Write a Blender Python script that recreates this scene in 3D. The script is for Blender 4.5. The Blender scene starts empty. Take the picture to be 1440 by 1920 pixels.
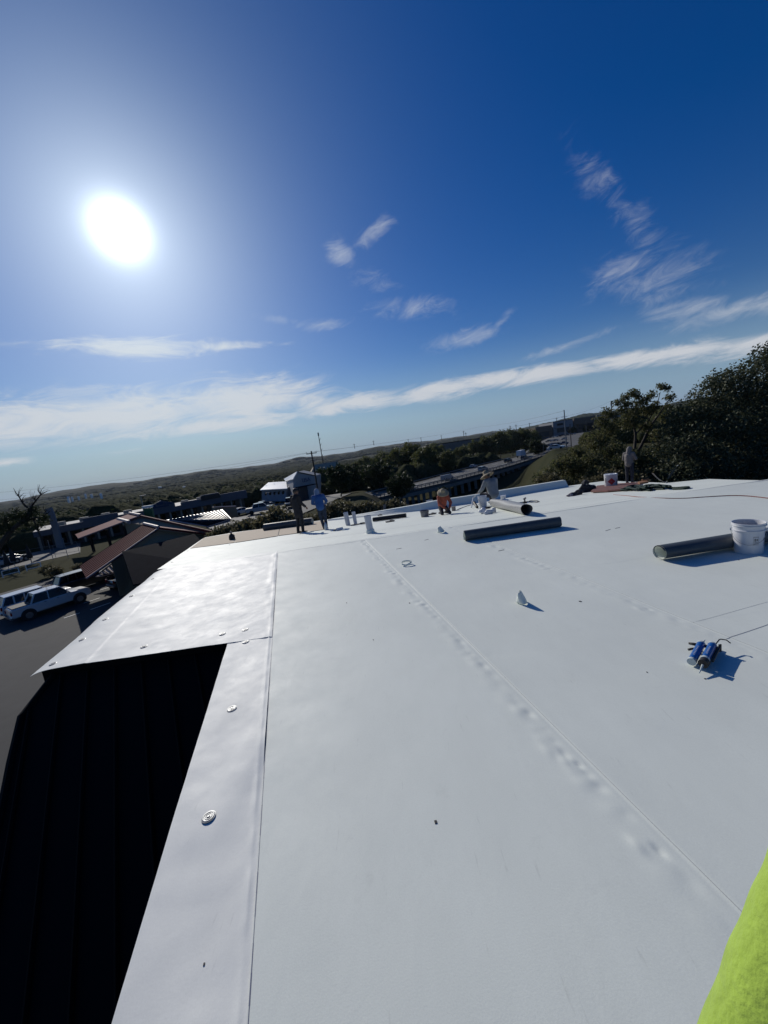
import bpy, math, random
import numpy as np
from mathutils import Vector, Matrix
random.seed(7); RNG = np.random.default_rng(7)
S = bpy.context.scene; COL = S.collection
rad = math.radians
# ------------------------------------------------------------------ camera
F = 720.0; ROLL = rad(8.1); TILT = rad(9.2); H = 1.85
cr, sr, ct, st = math.cos(ROLL), math.sin(ROLL), math.cos(TILT), math.sin(TILT)
cam = bpy.data.cameras.new('camera'); camo = bpy.data.objects.new('camera', cam); COL.objects.link(camo)
cam.sensor_fit = 'HORIZONTAL'; cam.sensor_width = 36; cam.lens = 18; cam.clip_end = 40000; cam.clip_start = .02
Rw = Vector((1, 0, 0)); Up = Vector((0, st, ct)); Fw = Vector((0, ct, -st))
U = Rw*cr - Up*sr; V = Rw*sr + Up*cr
camo.matrix_world = Matrix(((U.x, V.x, -Fw.x, 0), (U.y, V.y, -Fw.y, 0), (U.z, V.z, -Fw.z, H), (0, 0, 0, 1)))
S.camera = camo
S.render.resolution_x = 768; S.render.resolution_y = 1024
S.render.engine = 'CYCLES'
S.view_settings.view_transform = 'Standard'; S.view_settings.look = 'None'
S.view_settings.exposure = 0.0; S.view_settings.gamma = 1
# ------------------------------------------------------------------ sun and sky
AZ, EL = rad(-27.3), rad(27.4)
SD = Vector((math.sin(AZ)*math.cos(EL), math.cos(AZ)*math.cos(EL), math.sin(EL)))
sl = bpy.data.lights.new('sun', 'SUN'); sl.energy = 3.3; sl.angle = rad(.5); sl.color = (1, .95, .87)
so = bpy.data.objects.new('sun', sl); COL.objects.link(so); so.rotation_euler = (-SD).to_track_quat('-Z', 'Y').to_euler()
W = bpy.data.worlds.new('World'); S.world = W; W.use_nodes = True
nt = W.node_tree; N = nt.nodes; L = nt.links; N.clear()
def nd(t, **k):
    n = N.new(t)
    for a, b in k.items(): setattr(n, a, b)
    return n
def plug(sock, v):
    if v is None: return
    if hasattr(v, 'is_output') or isinstance(v, bpy.types.NodeSocket): L.new(v, sock)
    else: sock.default_value = v
def M(op, a, b=None, c=None, clamp=False):
    n = nd('ShaderNodeMath', operation=op); n.use_clamp = clamp
    for i, v in enumerate((a, b, c)):
        if v is not None: plug(n.inputs[i], v)
    return n.outputs[0]
def MC(fac, a, b, bt='MIX'):
    n = nd('ShaderNodeMix', data_type='RGBA', blend_type=bt)
    plug(n.inputs[0], fac); plug(n.inputs[6], a); plug(n.inputs[7], b); return n.outputs[2]
tc = nd('ShaderNodeTexCoord'); sp = nd('ShaderNodeSeparateXYZ'); L.new(tc.outputs['Generated'], sp.inputs[0])
azd = M('MULTIPLY', M('ARCTAN2', sp.outputs[0], sp.outputs[1]), 57.2958)
eld = M('MULTIPLY', M('ARCSINE', sp.outputs[2]), 57.2958)
sky = nd('ShaderNodeTexSky'); sky.sky_type = 'NISHITA'; sky.sun_disc = False
sky.sun_elevation = EL; sky.sun_rotation = AZ; sky.air_density = 1.0; sky.dust_density = .25; sky.ozone_density = 3.0
# cloud field: cirrus, in azimuth / elevation degrees of the sky dome
cxy = nd('ShaderNodeCombineXYZ')
def noise(vec, scale, det=5, rough=.62, dist=0):
    n = nd('ShaderNodeTexNoise'); n.inputs['Scale'].default_value = scale; n.inputs['Detail'].default_value = det
    n.inputs['Roughness'].default_value = rough; n.inputs['Distortion'].default_value = dist; L.new(vec, n.inputs['Vector']); return n.outputs['Fac']
tilt = M('ADD', eld, M('MULTIPLY', azd, -.06))
L.new(M('MULTIPLY', azd, .05), cxy.inputs[0]); L.new(M('MULTIPLY', tilt, .2), cxy.inputs[1])
n1 = noise(cxy.outputs[0], 2.3, 11, .68, 1.1)
cx2 = nd('ShaderNodeCombineXYZ')
L.new(M('ADD', M('MULTIPLY', azd, .12), M('MULTIPLY', eld, .10)), cx2.inputs[0]); L.new(M('SUBTRACT', M('MULTIPLY', eld, .33), M('MULTIPLY', azd, .10)), cx2.inputs[1])
n2 = noise(cx2.outputs[0], 1.5, 10, .68, .9)
def blob(a, e, sa, se, amp, rot=0):
    da = M('SUBTRACT', azd, a); de = M('SUBTRACT', eld, e); c, s = math.cos(rad(rot)), math.sin(rad(rot))
    p = M('DIVIDE', M('ADD', M('MULTIPLY', da, c), M('MULTIPLY', de, s)), sa)
    q = M('DIVIDE', M('SUBTRACT', M('MULTIPLY', de, c), M('MULTIPLY', da, s)), se)
    r2 = M('ADD', M('MULTIPLY', p, p), M('MULTIPLY', q, q))
    return M('MULTIPLY', M('EXPONENT', M('MULTIPLY', r2, -1)), amp)
def total(bl):
    o = blob(*bl[0])
    for b in bl[1:]: o = M('MAXIMUM', o, blob(*b))
    return o
band = total([(-46, 7.7, 16, 2.3, 1.0), (-32, 8.7, 11, 3.1, 1.05), (-17, 9.2, 12, 3.0, 1.05), (-22, 6.3, 16, 1.3, .95), (-40, 8.8, 10, 2.2, .98), (-2, 7.1, 10, 1.5, 1.0), (9, 6.9, 9, 1.5, .95),
              (22, 6.9, 12, 1.4, .95, -3), (36, 6.2, 10, 1.3, .95, -5), (45, 5.2, 8, 1.2, .9), (-28, 16.0, 10, 1.5, .95), (-18, 15.9, 9, .8, .7), (-43, 4.2, 3, .5, .7), (-33, 4.2, 4, .4, .65)])
wisp = total([(4, 26.7, 3.4, 1.3, 1.0, 22), (-1, 25.2, 3.0, 1.6, .95, -30), (8, 18.0, 7, 1.6, .92, -8), (15, 13.2, 6, 1.4, 1.0, 3), (19.5, 14.2, 2.2, .8, .9, 30), (-5, 17.6, 5, 1.0, .8), (-10, 18.5, 5, .7, .6, -10), (26, 9.4, 6, .7, .75, 6),
              (31.5, 24.5, 2.0, 7.0, .62, 35), (35, 19.5, 2.4, 4, .56, 30), (32.5, 15.8, 4.5, 2.4, .74, 0), (39, 10.4, 4.5, 1.5, .85, -8), (43, 8.9, 7, 1.3, 1.0, 0), (37, 14, 7, 4, .66, -20), (3, 21.5, 5, 1.8, .6, -10), (30, 10, 5, .7, .6, 5), (-20, 12.9, 4, .25, .7, -2)])
def edge(mask, nz, lo, hi):
    n = nd('ShaderNodeMapRange', interpolation_type='SMOOTHSTEP')
    plug(n.inputs[0], M('ADD', mask, M('MULTIPLY', M('SUBTRACT', nz, .5), 1.9))); n.inputs[1].default_value = lo; n.inputs[2].default_value = hi
    return M('MULTIPLY', n.outputs[0], M('MINIMUM', M('MULTIPLY', mask, 2.2), 1.0))
cb = M('MULTIPLY', edge(band, n1, .25, 1.0), .92)
cw = M('MULTIPLY', edge(wisp, n2, .30, 1.5), .52)
# distance from the sun in degrees -> aureole of the hazy air
dt = nd('ShaderNodeVectorMath', operation='DOT_PRODUCT'); L.new(tc.outputs['Generated'], dt.inputs[0]); dt.inputs[1].default_value = SD
ang = M('MULTIPLY', M('ARCCOSINE', M('MINIMUM', dt.outputs['Value'], .99999)), 57.2958)
def gau(s, a, p=1.0): return M('MULTIPLY', M('EXPONENT', M('MULTIPLY', M('POWER', M('DIVIDE', ang, s), p), -1)), a)
aur = M('ADD', gau(1.7, 3.2, 1.6), gau(4.6, .50, 1.05))
aw = nd('ShaderNodeVectorMath', operation='SCALE'); aw.inputs[0].default_value = (.92, .98, 1.0); L.new(aur, aw.inputs['Scale'])
ab = nd('ShaderNodeVectorMath', operation='SCALE'); ab.inputs[0].default_value = (.55, 1.0, 1.12); L.new(gau(14, .22, 1.1), ab.inputs['Scale'])
aurc = nd('ShaderNodeVectorMath', operation='ADD'); L.new(aw.outputs[0], aurc.inputs[0]); L.new(ab.outputs[0], aurc.inputs[1])
gm = nd('ShaderNodeHueSaturation'); gm.inputs['Saturation'].default_value = 1.45; gm.inputs['Value'].default_value = 1.0; gm.inputs['Hue'].default_value = .519; L.new(sky.outputs[0], gm.inputs['Color'])
sc = nd('ShaderNodeVectorMath', operation='SCALE'); L.new(gm.outputs[0], sc.inputs[0]); sc.inputs['Scale'].default_value = .060
# near the horizon dusty air dims to grey blue
hz = nd('ShaderNodeMapRange', interpolation_type='SMOOTHSTEP'); plug(hz.inputs[0], eld); hz.inputs[1].default_value = 13; hz.inputs[2].default_value = -1; hz.inputs[3].default_value = 0; hz.inputs[4].default_value = .85
skyc = MC(hz.outputs[0], sc.outputs[0], (.21, .33, .50, 1))
base = nd('ShaderNodeVectorMath', operation='ADD'); L.new(skyc, base.inputs[0]); L.new(aurc.outputs[0], base.inputs[1])
cc = nd('ShaderNodeVectorMath', operation='ADD'); cc.inputs[0].default_value = (.60, .62, .66); cs = nd('ShaderNodeVectorMath', operation='SCALE'); L.new(aurc.outputs[0], cs.inputs[0]); cs.inputs['Scale'].default_value = 1.0; L.new(cs.outputs[0], cc.inputs[1])
fin = MC(M('MAXIMUM', cb, cw), base.outputs[0], cc.outputs[0])
bg = nd('ShaderNodeBackground'); L.new(fin, bg.inputs[0]); bg.inputs[1].default_value = 1.0
wo = nd('ShaderNodeOutputWorld'); L.new(bg.outputs[0], wo.inputs[0])

# ------------------------------------------------------------------ geometry of places
def ray(px, py):
    u = (px-720)/F; v = (960-py)/F
    return U*u + V*v + Fw
def dep(px, py, t): return Vector((0, 0, H)) + ray(px, py)*t
def at(px, py, z):
    d = ray(px, py); return Vector((0, 0, H)) + d*((z-H)/d.z)
def yc(x): return 8.04 + (x+2.38)*.03
def rz(x, y):
    s = y-yc(x)
    if s <= 0: return 0.0
    return -(.13*min(s, 6.3) + .09*max(0, min(s, 10)-6.3) + .06*max(0, s-10))
def march(px, py, f, t0=.5, st_=1.01, tmax=9000):
    d = ray(px, py); o = Vector((0, 0, H)); t = t0; lt = t0
    while t < tmax:
        p = o+d*t
        if p.z < f(p.x, p.y):
            a, b = lt, t
            for _ in range(24):
                m = (a+b)/2; q = o+d*m
                if q.z < f(q.x, q.y): b = m
                else: a = m
            q = o+d*b; return Vector((q.x, q.y, f(q.x, q.y)))
        lt = t; t = t*st_
    return o+d*tmax
def roof(px, py): return march(px, py, rz)
LP = [(0, -7.2), (62, -7.2), (92, -7.6), (112, -10), (135, -11.8), (165, -13.5), (300, -20), (600, -28), (1500, -38), (3000, -36), (5000, 0), (6500, 42), (9000, 30)]
MP = [(0, -7.2), (40, -7.2), (66, -9), (95, -15), (140, -17.5), (170, -15), (300, -19), (600, -26), (1500, -36), (3000, -30), (5000, 0), (6500, 40), (9000, 30)]
RP = [(0, -7.2), (35, -7.2), (60, -7.5), (105, -6.0), (140, -6.0), (210, -11), (320, -13.0), (460, -11.2), (700, -12), (1500, -10), (3000, 10), (5000, 35), (6500, 60), (9000, 60)]
def prof(P, r):
    for (a, x), (b, y) in zip(P, P[1:]):
        if r <= b:
            k = (r-a)/(b-a); k = k*k*(3-2*k) if r < 2500 else k; return x+(y-x)*k
    return P[-1][1]
def G(x, y):
    r = math.hypot(x, y); a = math.degrees(math.atan2(x, y))
    if y < 0 and r > 80: a = max(-60, min(60, a))
    w1 = min(1, max(0, (a+3)/6)); w2 = min(1, max(0, (a-20)/5.0)); w1 = w1*w1*(3-2*w1); w2 = w2*w2*(3-2*w2)
    z = prof(LP, r)*(1-w1) + prof(MP, r)*w1; z = z*(1-w2) + prof(RP, r)*w2
    if r > 2500:
        k = min(1, (r-2500)/2500)
        z += k*(14*math.sin(a*.21+1.0)+9*math.sin(a*.47+.4)+5*math.sin(a*1.1+2)+3*math.sin(a*2.7))
        if r > 5000: z += 26*math.exp(-((a+37)/5)**2) + 30*math.exp(-((a+11)/2.2)**2)
    return z
def gnd(px, py): return march(px, py, G, 12, 1.004)
# ------------------------------------------------------------------ helpers
def tag(o, label=None, cat=None, group=None, kind=None):
    if label: o['label'] = label
    if cat: o['category'] = cat
    if group: o['group'] = group
    if kind: o['kind'] = kind
    return o
def E(name, label, cat, loc=(0, 0, 0), rot=0, group=None):
    o = bpy.data.objects.new(name, None); COL.objects.link(o); o.location = loc; o.rotation_euler = (0, 0, rot)
    o.empty_display_size = .1
    return tag(o, label, cat, group)
def copytree(o, parent=None):
    c = o.copy(); COL.objects.link(c); c.parent = parent
    for ch in list(o.children): copytree(ch, c)
    return c
class MB:
    def __init__(s): s.v = []; s.f = []; s.m = []; s.cur = 0
    def add(s, vs, fs):
        b = len(s.v); s.v += [tuple(v) for v in vs]; s.f += [tuple(i+b for i in f) for f in fs]; s.m += [s.cur]*len(fs); return s
    def box(s, c, d, rz_=0, rx=0, ry=0):
        R_ = Matrix.Rotation(rz_, 3, 'Z') @ Matrix.Rotation(ry, 3, 'Y') @ Matrix.Rotation(rx, 3, 'X'); c = Vector(c)
        vs = [c + R_ @ Vector((x*d[0]/2, y*d[1]/2, z*d[2]/2)) for z in (-1, 1) for y in (-1, 1) for x in (-1, 1)]
        return s.add(vs, [(0, 2, 3, 1), (4, 5, 7, 6), (0, 1, 5, 4), (2, 6, 7, 3), (0, 4, 6, 2), (1, 3, 7, 5)])
    def tube(s, pts, r, n=8, caps=True):
        pts = [Vector(p) for p in pts]; rs = r if isinstance(r, (list, tuple)) else [r]*len(pts); rings = []; vs = []; fs = []
        ref = None
        for i, p in enumerate(pts):
            d = (pts[min(i+1, len(pts)-1)] - pts[max(i-1, 0)]).normalized()
            if ref is None: ref = Vector((0, 0, 1)) if abs(d.z) < .9 else Vector((1, 0, 0))
            a = d.cross(ref).normalized(); b = a.cross(d).normalized(); ref = b
            for k in range(n):
                t = 2*math.pi*k/n; vs.append(p + (a*math.cos(t)+b*math.sin(t))*rs[i])
        for i in range(len(pts)-1):
            for k in range(n): fs.append((i*n+k, i*n+(k+1) % n, (i+1)*n+(k+1) % n, (i+1)*n+k))
        if caps: fs.append(tuple(range(n-1, -1, -1))); fs.append(tuple((len(pts)-1)*n+k for k in range(n)))
        return s.add(vs, fs)
    def lathe(s, prof_, c=(0, 0, 0), n=24, caps=True):
        vs = []; fs = []; c = Vector(c)
        for r, z in prof_:
            for k in range(n): t = 2*math.pi*k/n; vs.append(c+Vector((r*math.cos(t), r*math.sin(t), z)))
        for i in range(len(prof_)-1):
            for k in range(n): fs.append((i*n+k, i*n+(k+1) % n, (i+1)*n+(k+1) % n, (i+1)*n+k))
        if caps: fs.append(tuple(range(n-1, -1, -1))); fs.append(tuple((len(prof_)-1)*n+k for k in range(n)))
        return s.add(vs, fs)
    def ell(s, c, r, n=14, m=9, fn=None):
        c = Vector(c); vs = []; fs = []
        for i in range(m+1):
            ph = math.pi*i/m
            for k in range(n):
                t = 2*math.pi*k/n; p = Vector((r[0]*math.sin(ph)*math.cos(t), r[1]*math.sin(ph)*math.sin(t), r[2]*math.cos(ph)))
                if fn: p = fn(p)
                vs.append(c+p)
        for i in range(m):
            for k in range(n): fs.append((i*n+k, (i+1)*n+k, (i+1)*n+(k+1) % n, i*n+(k+1) % n))
        return s.add(vs, fs)
    def loft(s, rings, caps=True):
        n = len(rings[0]); vs = [p for r in rings for p in r]; fs = []
        for i in range(len(rings)-1):
            for k in range(n): fs.append((i*n+k, i*n+(k+1) % n, (i+1)*n+(k+1) % n, (i+1)*n+k))
        if caps: fs.append(tuple(range(n-1, -1, -1))); fs.append(tuple((len(rings)-1)*n+k for k in range(n)))
        return s.add(vs, fs)
    def prism(s, poly, h):
        """poly: list of 3D points; h: extrusion vector"""
        n = len(poly); h = Vector(h); vs = [Vector(p) for p in poly]+[Vector(p)+h for p in poly]
        return s.add(vs, [tuple(range(n-1, -1, -1)), tuple(range(n, 2*n))]+[(i, (i+1) % n, n+(i+1) % n, n+i) for i in range(n)])
    def build(s, name, mat_, parent=None, smooth=False, world=False, bevel=0, **tg):
        me = bpy.data.meshes.new(name)
        off = Vector(parent_loc(parent)) if (world and parent) else Vector((0, 0, 0))
        me.from_pydata([Vector(v)-off for v in s.v], [], s.f); me.update()
        for m_ in (mat_ if isinstance(mat_, (list, tuple)) else [mat_]): me.materials.append(m_)
        me.polygons.foreach_set('material_index', s.m)
        import bmesh
        bm = bmesh.new(); bm.from_mesh(me); bmesh.ops.remove_doubles(bm, verts=bm.verts, dist=1e-5) if smooth else None
        bmesh.ops.recalc_face_normals(bm, faces=bm.faces); bm.to_mesh(me); bm.free()
        if smooth: me.shade_smooth()
        if smooth == 'auto': me.set_sharp_from_angle(angle=rad(40))
        o = bpy.data.objects.new(name, me); COL.objects.link(o); o.parent = parent
        if bevel:
            b = o.modifiers.new('b', 'BEVEL'); b.width = bevel; b.segments = 2; b.limit_method = 'ANGLE'
        return tag(o, **tg)
def parent_loc(p):
    l = Vector((0, 0, 0))
    while p: l += p.location; p = p.parent
    return l
def grid_obj(name, P, mat_, parent=None, smooth=True, thick=0):
    """P: numpy (a,b,3)"""
    a, b, _ = P.shape; me = bpy.data.meshes.new(name)
    if parent: P = P - np.array(parent_loc(parent))
    idx = np.arange(a*b).reshape(a, b)
    f = np.stack([idx[:-1, :-1], idx[1:, :-1], idx[1:, 1:], idx[:-1, 1:]], -1).reshape(-1, 4)
    if thick:
        Q = P.copy(); Q[..., 2] -= thick; Pv = np.concatenate([P.reshape(-1, 3), Q.reshape(-1, 3)])
        f2 = f[:, ::-1] + a*b; ed = []
        ring = list(idx[0, :]) + list(idx[1:, -1]) + list(idx[-1, -2::-1]) + list(idx[-2:0:-1, 0])
        for i in range(len(ring)): p, q = ring[i], ring[(i+1) % len(ring)]; ed.append((p, q, q+a*b, p+a*b))
        f = np.concatenate([f, f2, np.array(ed)])
    else: Pv = P.reshape(-1, 3)
    me.from_pydata(Pv.tolist(), [], f.tolist()); me.materials.append(mat_)
    import bmesh
    bm = bmesh.new(); bm.from_mesh(me); bmesh.ops.recalc_face_normals(bm, faces=bm.faces)
    if not thick and bm.faces and sum(fc.normal.z for fc in bm.faces) < 0: bmesh.ops.reverse_faces(bm, faces=bm.faces)
    bm.to_mesh(me); bm.free()
    if smooth: me.shade_smooth(); (me.set_sharp_from_angle(angle=rad(50)) if thick else None)
    o = bpy.data.objects.new(name, me); COL.objects.link(o); o.parent = parent; return o
def mat(name, col, rough=.7, metal=0, nz=None, bump=None, spec=.5, col2=None, sheen=0, trans=0, objcol=False, coat=0):
    m = bpy.data.materials.new(name); m.use_nodes = True; t = m.node_tree; b = t.nodes['Principled BSDF']
    b.inputs['Base Color'].default_value = (*col, 1); b.inputs['Roughness'].default_value = rough; b.inputs['Metallic'].default_value = metal
    b.inputs['Specular IOR Level'].default_value = spec; b.inputs['Coat Weight'].default_value = coat
    if sheen: b.inputs['Sheen Weight'].default_value = sheen
    g = t.nodes.new('ShaderNodeTexCoord'); src = None
    if objcol: src = t.nodes.new('ShaderNodeObjectInfo').outputs['Color']; t.links.new(src, b.inputs['Base Color'])
    if nz:
        n = t.nodes.new('ShaderNodeTexNoise'); n.inputs['Scale'].default_value = nz[0]; n.inputs['Detail'].default_value = 6; n.inputs['Roughness'].default_value = .65
        t.links.new(g.outputs['Object'], n.inputs['Vector'])
        r = t.nodes.new('ShaderNodeMapRange'); r.inputs[1].default_value = .3; r.inputs[2].default_value = .7; t.links.new(n.outputs[0], r.inputs[0])
        x = t.nodes.new('ShaderNodeMix'); x.data_type = 'RGBA'; t.links.new(r.outputs[0], x.inputs[0])
        c2 = col2 or tuple(c*(1-nz[1]) for c in col); x.inputs[6].default_value = (*col, 1); x.inputs[7].default_value = (*c2, 1)
        if objcol:
            x.blend_type = 'MULTIPLY'; t.links.new(src, x.inputs[6]); x.inputs[7].default_value = (1-nz[1],)*3+(1,)
        t.links.new(x.outputs[2], b.inputs['Base Color'])
    if bump:
        n = t.nodes.new('ShaderNodeTexNoise'); n.inputs['Scale'].default_value = bump[0]; n.inputs['Detail'].default_value = 5; t.links.new(g.outputs['Object'], n.inputs['Vector'])
        bp = t.nodes.new('ShaderNodeBump'); bp.inputs['Strength'].default_value = bump[1]; bp.inputs['Distance'].default_value = bump[2] if len(bump) > 2 else .01
        t.links.new(n.outputs[0], bp.inputs['Height']); t.links.new(bp.outputs[0], b.inputs['Normal'])
    return m
def leafmat(name, c1, c2, tr=.35):
    m = bpy.data.materials.new(name); m.use_nodes = True; t = m.node_tree; b = t.nodes['Principled BSDF']
    g = t.nodes.new('ShaderNodeNewGeometry'); x = t.nodes.new('ShaderNodeMix'); x.data_type = 'RGBA'
    t.links.new(g.outputs['Random Per Island'], x.inputs[0]); x.inputs[6].default_value = (*c1, 1); x.inputs[7].default_value = (*c2, 1)
    t.links.new(x.outputs[2], b.inputs['Base Color']); b.inputs['Roughness'].default_value = .6; b.inputs['Specular IOR Level'].default_value = .22
    tl = t.nodes.new('ShaderNodeBsdfTranslucent'); t.links.new(x.outputs[2], tl.inputs[0]); mx = t.nodes.new('ShaderNodeMixShader'); mx.inputs[0].default_value = tr
    t.links.new(b.outputs[0], mx.inputs[1]); t.links.new(tl.outputs[0], mx.inputs[2]); t.links.new(mx.outputs[0], t.nodes['Material Output'].inputs[0])
    return m
def vnoise(x, y, seed, wl):
    r = np.random.default_rng(seed); T = r.random((256, 256))*2-1; x = np.asarray(x)/wl+37.3; y = np.asarray(y)/wl+11.7
    xi = np.floor(x).astype(int); yi = np.floor(y).astype(int); fx = x-xi; fy = y-yi; fx = fx*fx*fx*(fx*(fx*6-15)+10); fy = fy*fy*fy*(fy*(fy*6-15)+10)
    g = lambda a, b: T[a % 256, b % 256]
    return (g(xi, yi)*(1-fx)+g(xi+1, yi)*fx)*(1-fy) + (g(xi, yi+1)*(1-fx)+g(xi+1, yi+1)*fx)*fy
def wob(x, y, seed, wl): return vnoise(x+.35*wl*vnoise(x, y, seed+5, wl*1.3), y*.7, seed, wl)
# ------------------------------------------------------------------ materials
def tpo(name, col, rough, spec, fine):
    m = mat(name, col, rough, spec=spec); t = m.node_tree; b = t.nodes['Principled BSDF']; g = t.nodes.new('ShaderNodeTexCoord')
    def nz(sc, det, ro, st=(1, 1, 1), dist=0):
        mp = t.nodes.new('ShaderNodeMapping'); mp.inputs['Scale'].default_value = st; t.links.new(g.outputs['Object'], mp.inputs[0])
        n = t.nodes.new('ShaderNodeTexNoise'); n.inputs['Scale'].default_value = sc; n.inputs['Detail'].default_value = det; n.inputs['Roughness'].default_value = ro; n.inputs['Distortion'].default_value = dist
        t.links.new(mp.outputs[0], n.inputs['Vector']); return n.outputs[0]
    def rng(src, a, b_, c, d):
        r = t.nodes.new('ShaderNodeMapRange'); r.inputs[1].default_value = a; r.inputs[2].default_value = b_; r.inputs[3].default_value = c; r.inputs[4].default_value = d; t.links.new(src, r.inputs[0]); return r.outputs[0]
    def mul(a, b_):
        q = t.nodes.new('ShaderNodeMath'); q.operation = 'MULTIPLY'; t.links.new(a, q.inputs[0]); t.links.new(b_, q.inputs[1]); return q.outputs[0]
    a1 = rng(nz(.55, 4, .6), .3, .7, .94, 1.03); a2 = rng(nz(4.5, 6, .7, (1, .35, 1)), .35, .75, 1.0, .95); a3 = rng(nz(2.3, 9, .75, (1, 1, 1), 1.5), .60, .72, 1.0, .93); a4 = rng(nz(38, 3, .6, (1, .12, 1)), .66, .74, 1.0, .90); a5 = rng(nz(170, 2, .5), .25, .75, .965, 1.03)
    v = mul(mul(mul(a1, a2), mul(a3, a4)), a5)
    x = t.nodes.new('ShaderNodeVectorMath'); x.operation = 'SCALE'; x.inputs[0].default_value = col; t.links.new(v, x.inputs['Scale']); t.links.new(x.outputs[0], b.inputs['Base Color'])
    t.links.new(rng(nz(3.1, 6, .7), .3, .7, rough-.05, rough+.08), b.inputs['Roughness'])
    h1 = nz(5.5, 5, .6, (1, .5, 1), .8); bp = t.nodes.new('ShaderNodeBump'); bp.inputs['Strength'].default_value = .5; bp.inputs['Distance'].default_value = .0022; t.links.new(h1, bp.inputs['Height'])
    h2 = nz(fine, 4, .6); b2 = t.nodes.new('ShaderNodeBump'); b2.inputs['Strength'].default_value = .3; b2.inputs['Distance'].default_value = .0012; t.links.new(h2, b2.inputs['Height']); t.links.new(bp.outputs[0], b2.inputs['Normal']); t.links.new(b2.outputs[0], b.inputs['Normal'])
    return m
m_tpo = tpo('white_membrane', (.75, .785, .715), .62, .32, 140)
m_tpo2 = tpo('bright_membrane', (.78, .79, .74), .60, .30, 60)
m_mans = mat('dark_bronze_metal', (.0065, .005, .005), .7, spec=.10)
m_wallb = mat('tan_stucco', (.20, .17, .14), .9, nz=(3, .15))
m_edge = mat('seam_blue', (.06, .08, .16), .6)
m_seam = mat('seam_grey', (.28, .30, .33), .6)
m_board = mat('tan_roof_board', (.50, .41, .30), .85, nz=(4, .12))
m_steel = mat('galvanised_plate', (.30, .31, .32), .5, .85, nz=(60, .4))
m_roll = mat('grey_membrane_back', (.075, .088, .095), .48, nz=(9, .25), spec=.4)
m_silver = mat('silver_membrane_back', (.30, .30, .295), .4, nz=(14, .3), bump=(40, .3, .01))
m_blk = mat('black_rubber', (.012, .012, .014), .6)
m_wplast = mat('white_plastic', (.66, .67, .69), .35, nz=(12, .08))
m_pipe = mat('white_pipe', (.55, .56, .60), .45, nz=(15, .12))
m_coat = mat('grey_primer', (.22, .21, .21), .5, nz=(20, .3))
m_wood = mat('brown_wood', (.12, .075, .05), .8, nz=(10, .3))
m_red = mat('red_brown_sheet', (.20, .085, .07), .8, nz=(6, .4))
m_skin = mat('skin', (.16, .085, .055), .55)
m_rope = mat('orange_cord', (.22, .05, .03), .6)
m_asph = mat('asphalt', (.042, .042, .041), .9, nz=(1.2, .25), bump=(40, .4, .01))
m_road = mat('worn_road', (.088, .088, .084), .85, nz=(.25, .22))
m_conc = mat('concrete', (.25, .24, .22), .85, nz=(.6, .25))
m_paint = mat('white_paint', (.75, .75, .72), .7)
m_maroon = mat('maroon_metal', (.15, .022, .026), .75, nz=(.8, .2), spec=.12)
m_brite = mat('white_metal_glare', (.80, .80, .78), .4, 0)  # white metal, base colour raised to stand for the sun's glare on it
m_dglass = mat('dark_glass', (.006, .007, .009), .12, spec=.35)
m_car = mat('car_paint', (.5, .5, .5), .28, objcol=True, coat=.8)
m_tyre = mat('tyre', (.012, .012, .012), .8)
m_rim = mat('rim', (.3, .3, .31), .3, .8)
m_lamp = mat('lamp_lens', (.6, .6, .55), .15)
m_tail = mat('tail_lens', (.25, .01, .01), .25)
m_pole = mat('grey_pole', (.22, .22, .22), .6)
m_wpole = mat('wood_pole', (.055, .042, .033), .85)
m_bark = mat('bark', (.055, .043, .034), .9, nz=(6, .4), bump=(20, .6, .02))
# ground: dry grass, scrub and soil
m_gr = mat('dry_grass', (.050, .048, .024), 1.0, spec=.03, nz=(.035, .5), col2=(.024, .030, .014), bump=(1.5, .5, .08))
# ------------------------------------------------------------------ terrain: one sheet to the horizon
def terrain():
    azs = np.concatenate([np.arange(-180, -70, 10), np.arange(-70, 70, .5), np.arange(70, 180, 10)])
    rs = np.concatenate([[0.01], np.arange(8, 62, 6), np.geomspace(62, 9000, 110)])
    P = np.zeros((len(azs)+1, len(rs), 3))
    for i in range(len(azs)+1):
        a = rad(azs[i % len(azs)])
        for j, r in enumerate(rs): x, y = r*math.sin(a), r*math.cos(a); P[i, j] = (x, y, G(x, y))
    o = grid_obj('ground', P, m_gr); tag(o, 'rolling wooded ground running out to the hills', None, None, 'structure')
terrain()
def drape(pts, off, m, name, nx=24, ny=8, **tg):
    """quad patch of ground surface between four ground points"""
    a, b, c, d = [Vector(p) for p in pts]; P = np.zeros((nx+1, ny+1, 3))
    for i in range(nx+1):
        for j in range(ny+1):
            u, v = i/nx, j/ny; p = a*(1-u)*(1-v)+b*u*(1-v)+c*u*v+d*(1-u)*v; P[i, j] = (p.x, p.y, G(p.x, p.y)+off)
    return tag(grid_obj(name, P, m), kind='structure', **tg)
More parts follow.
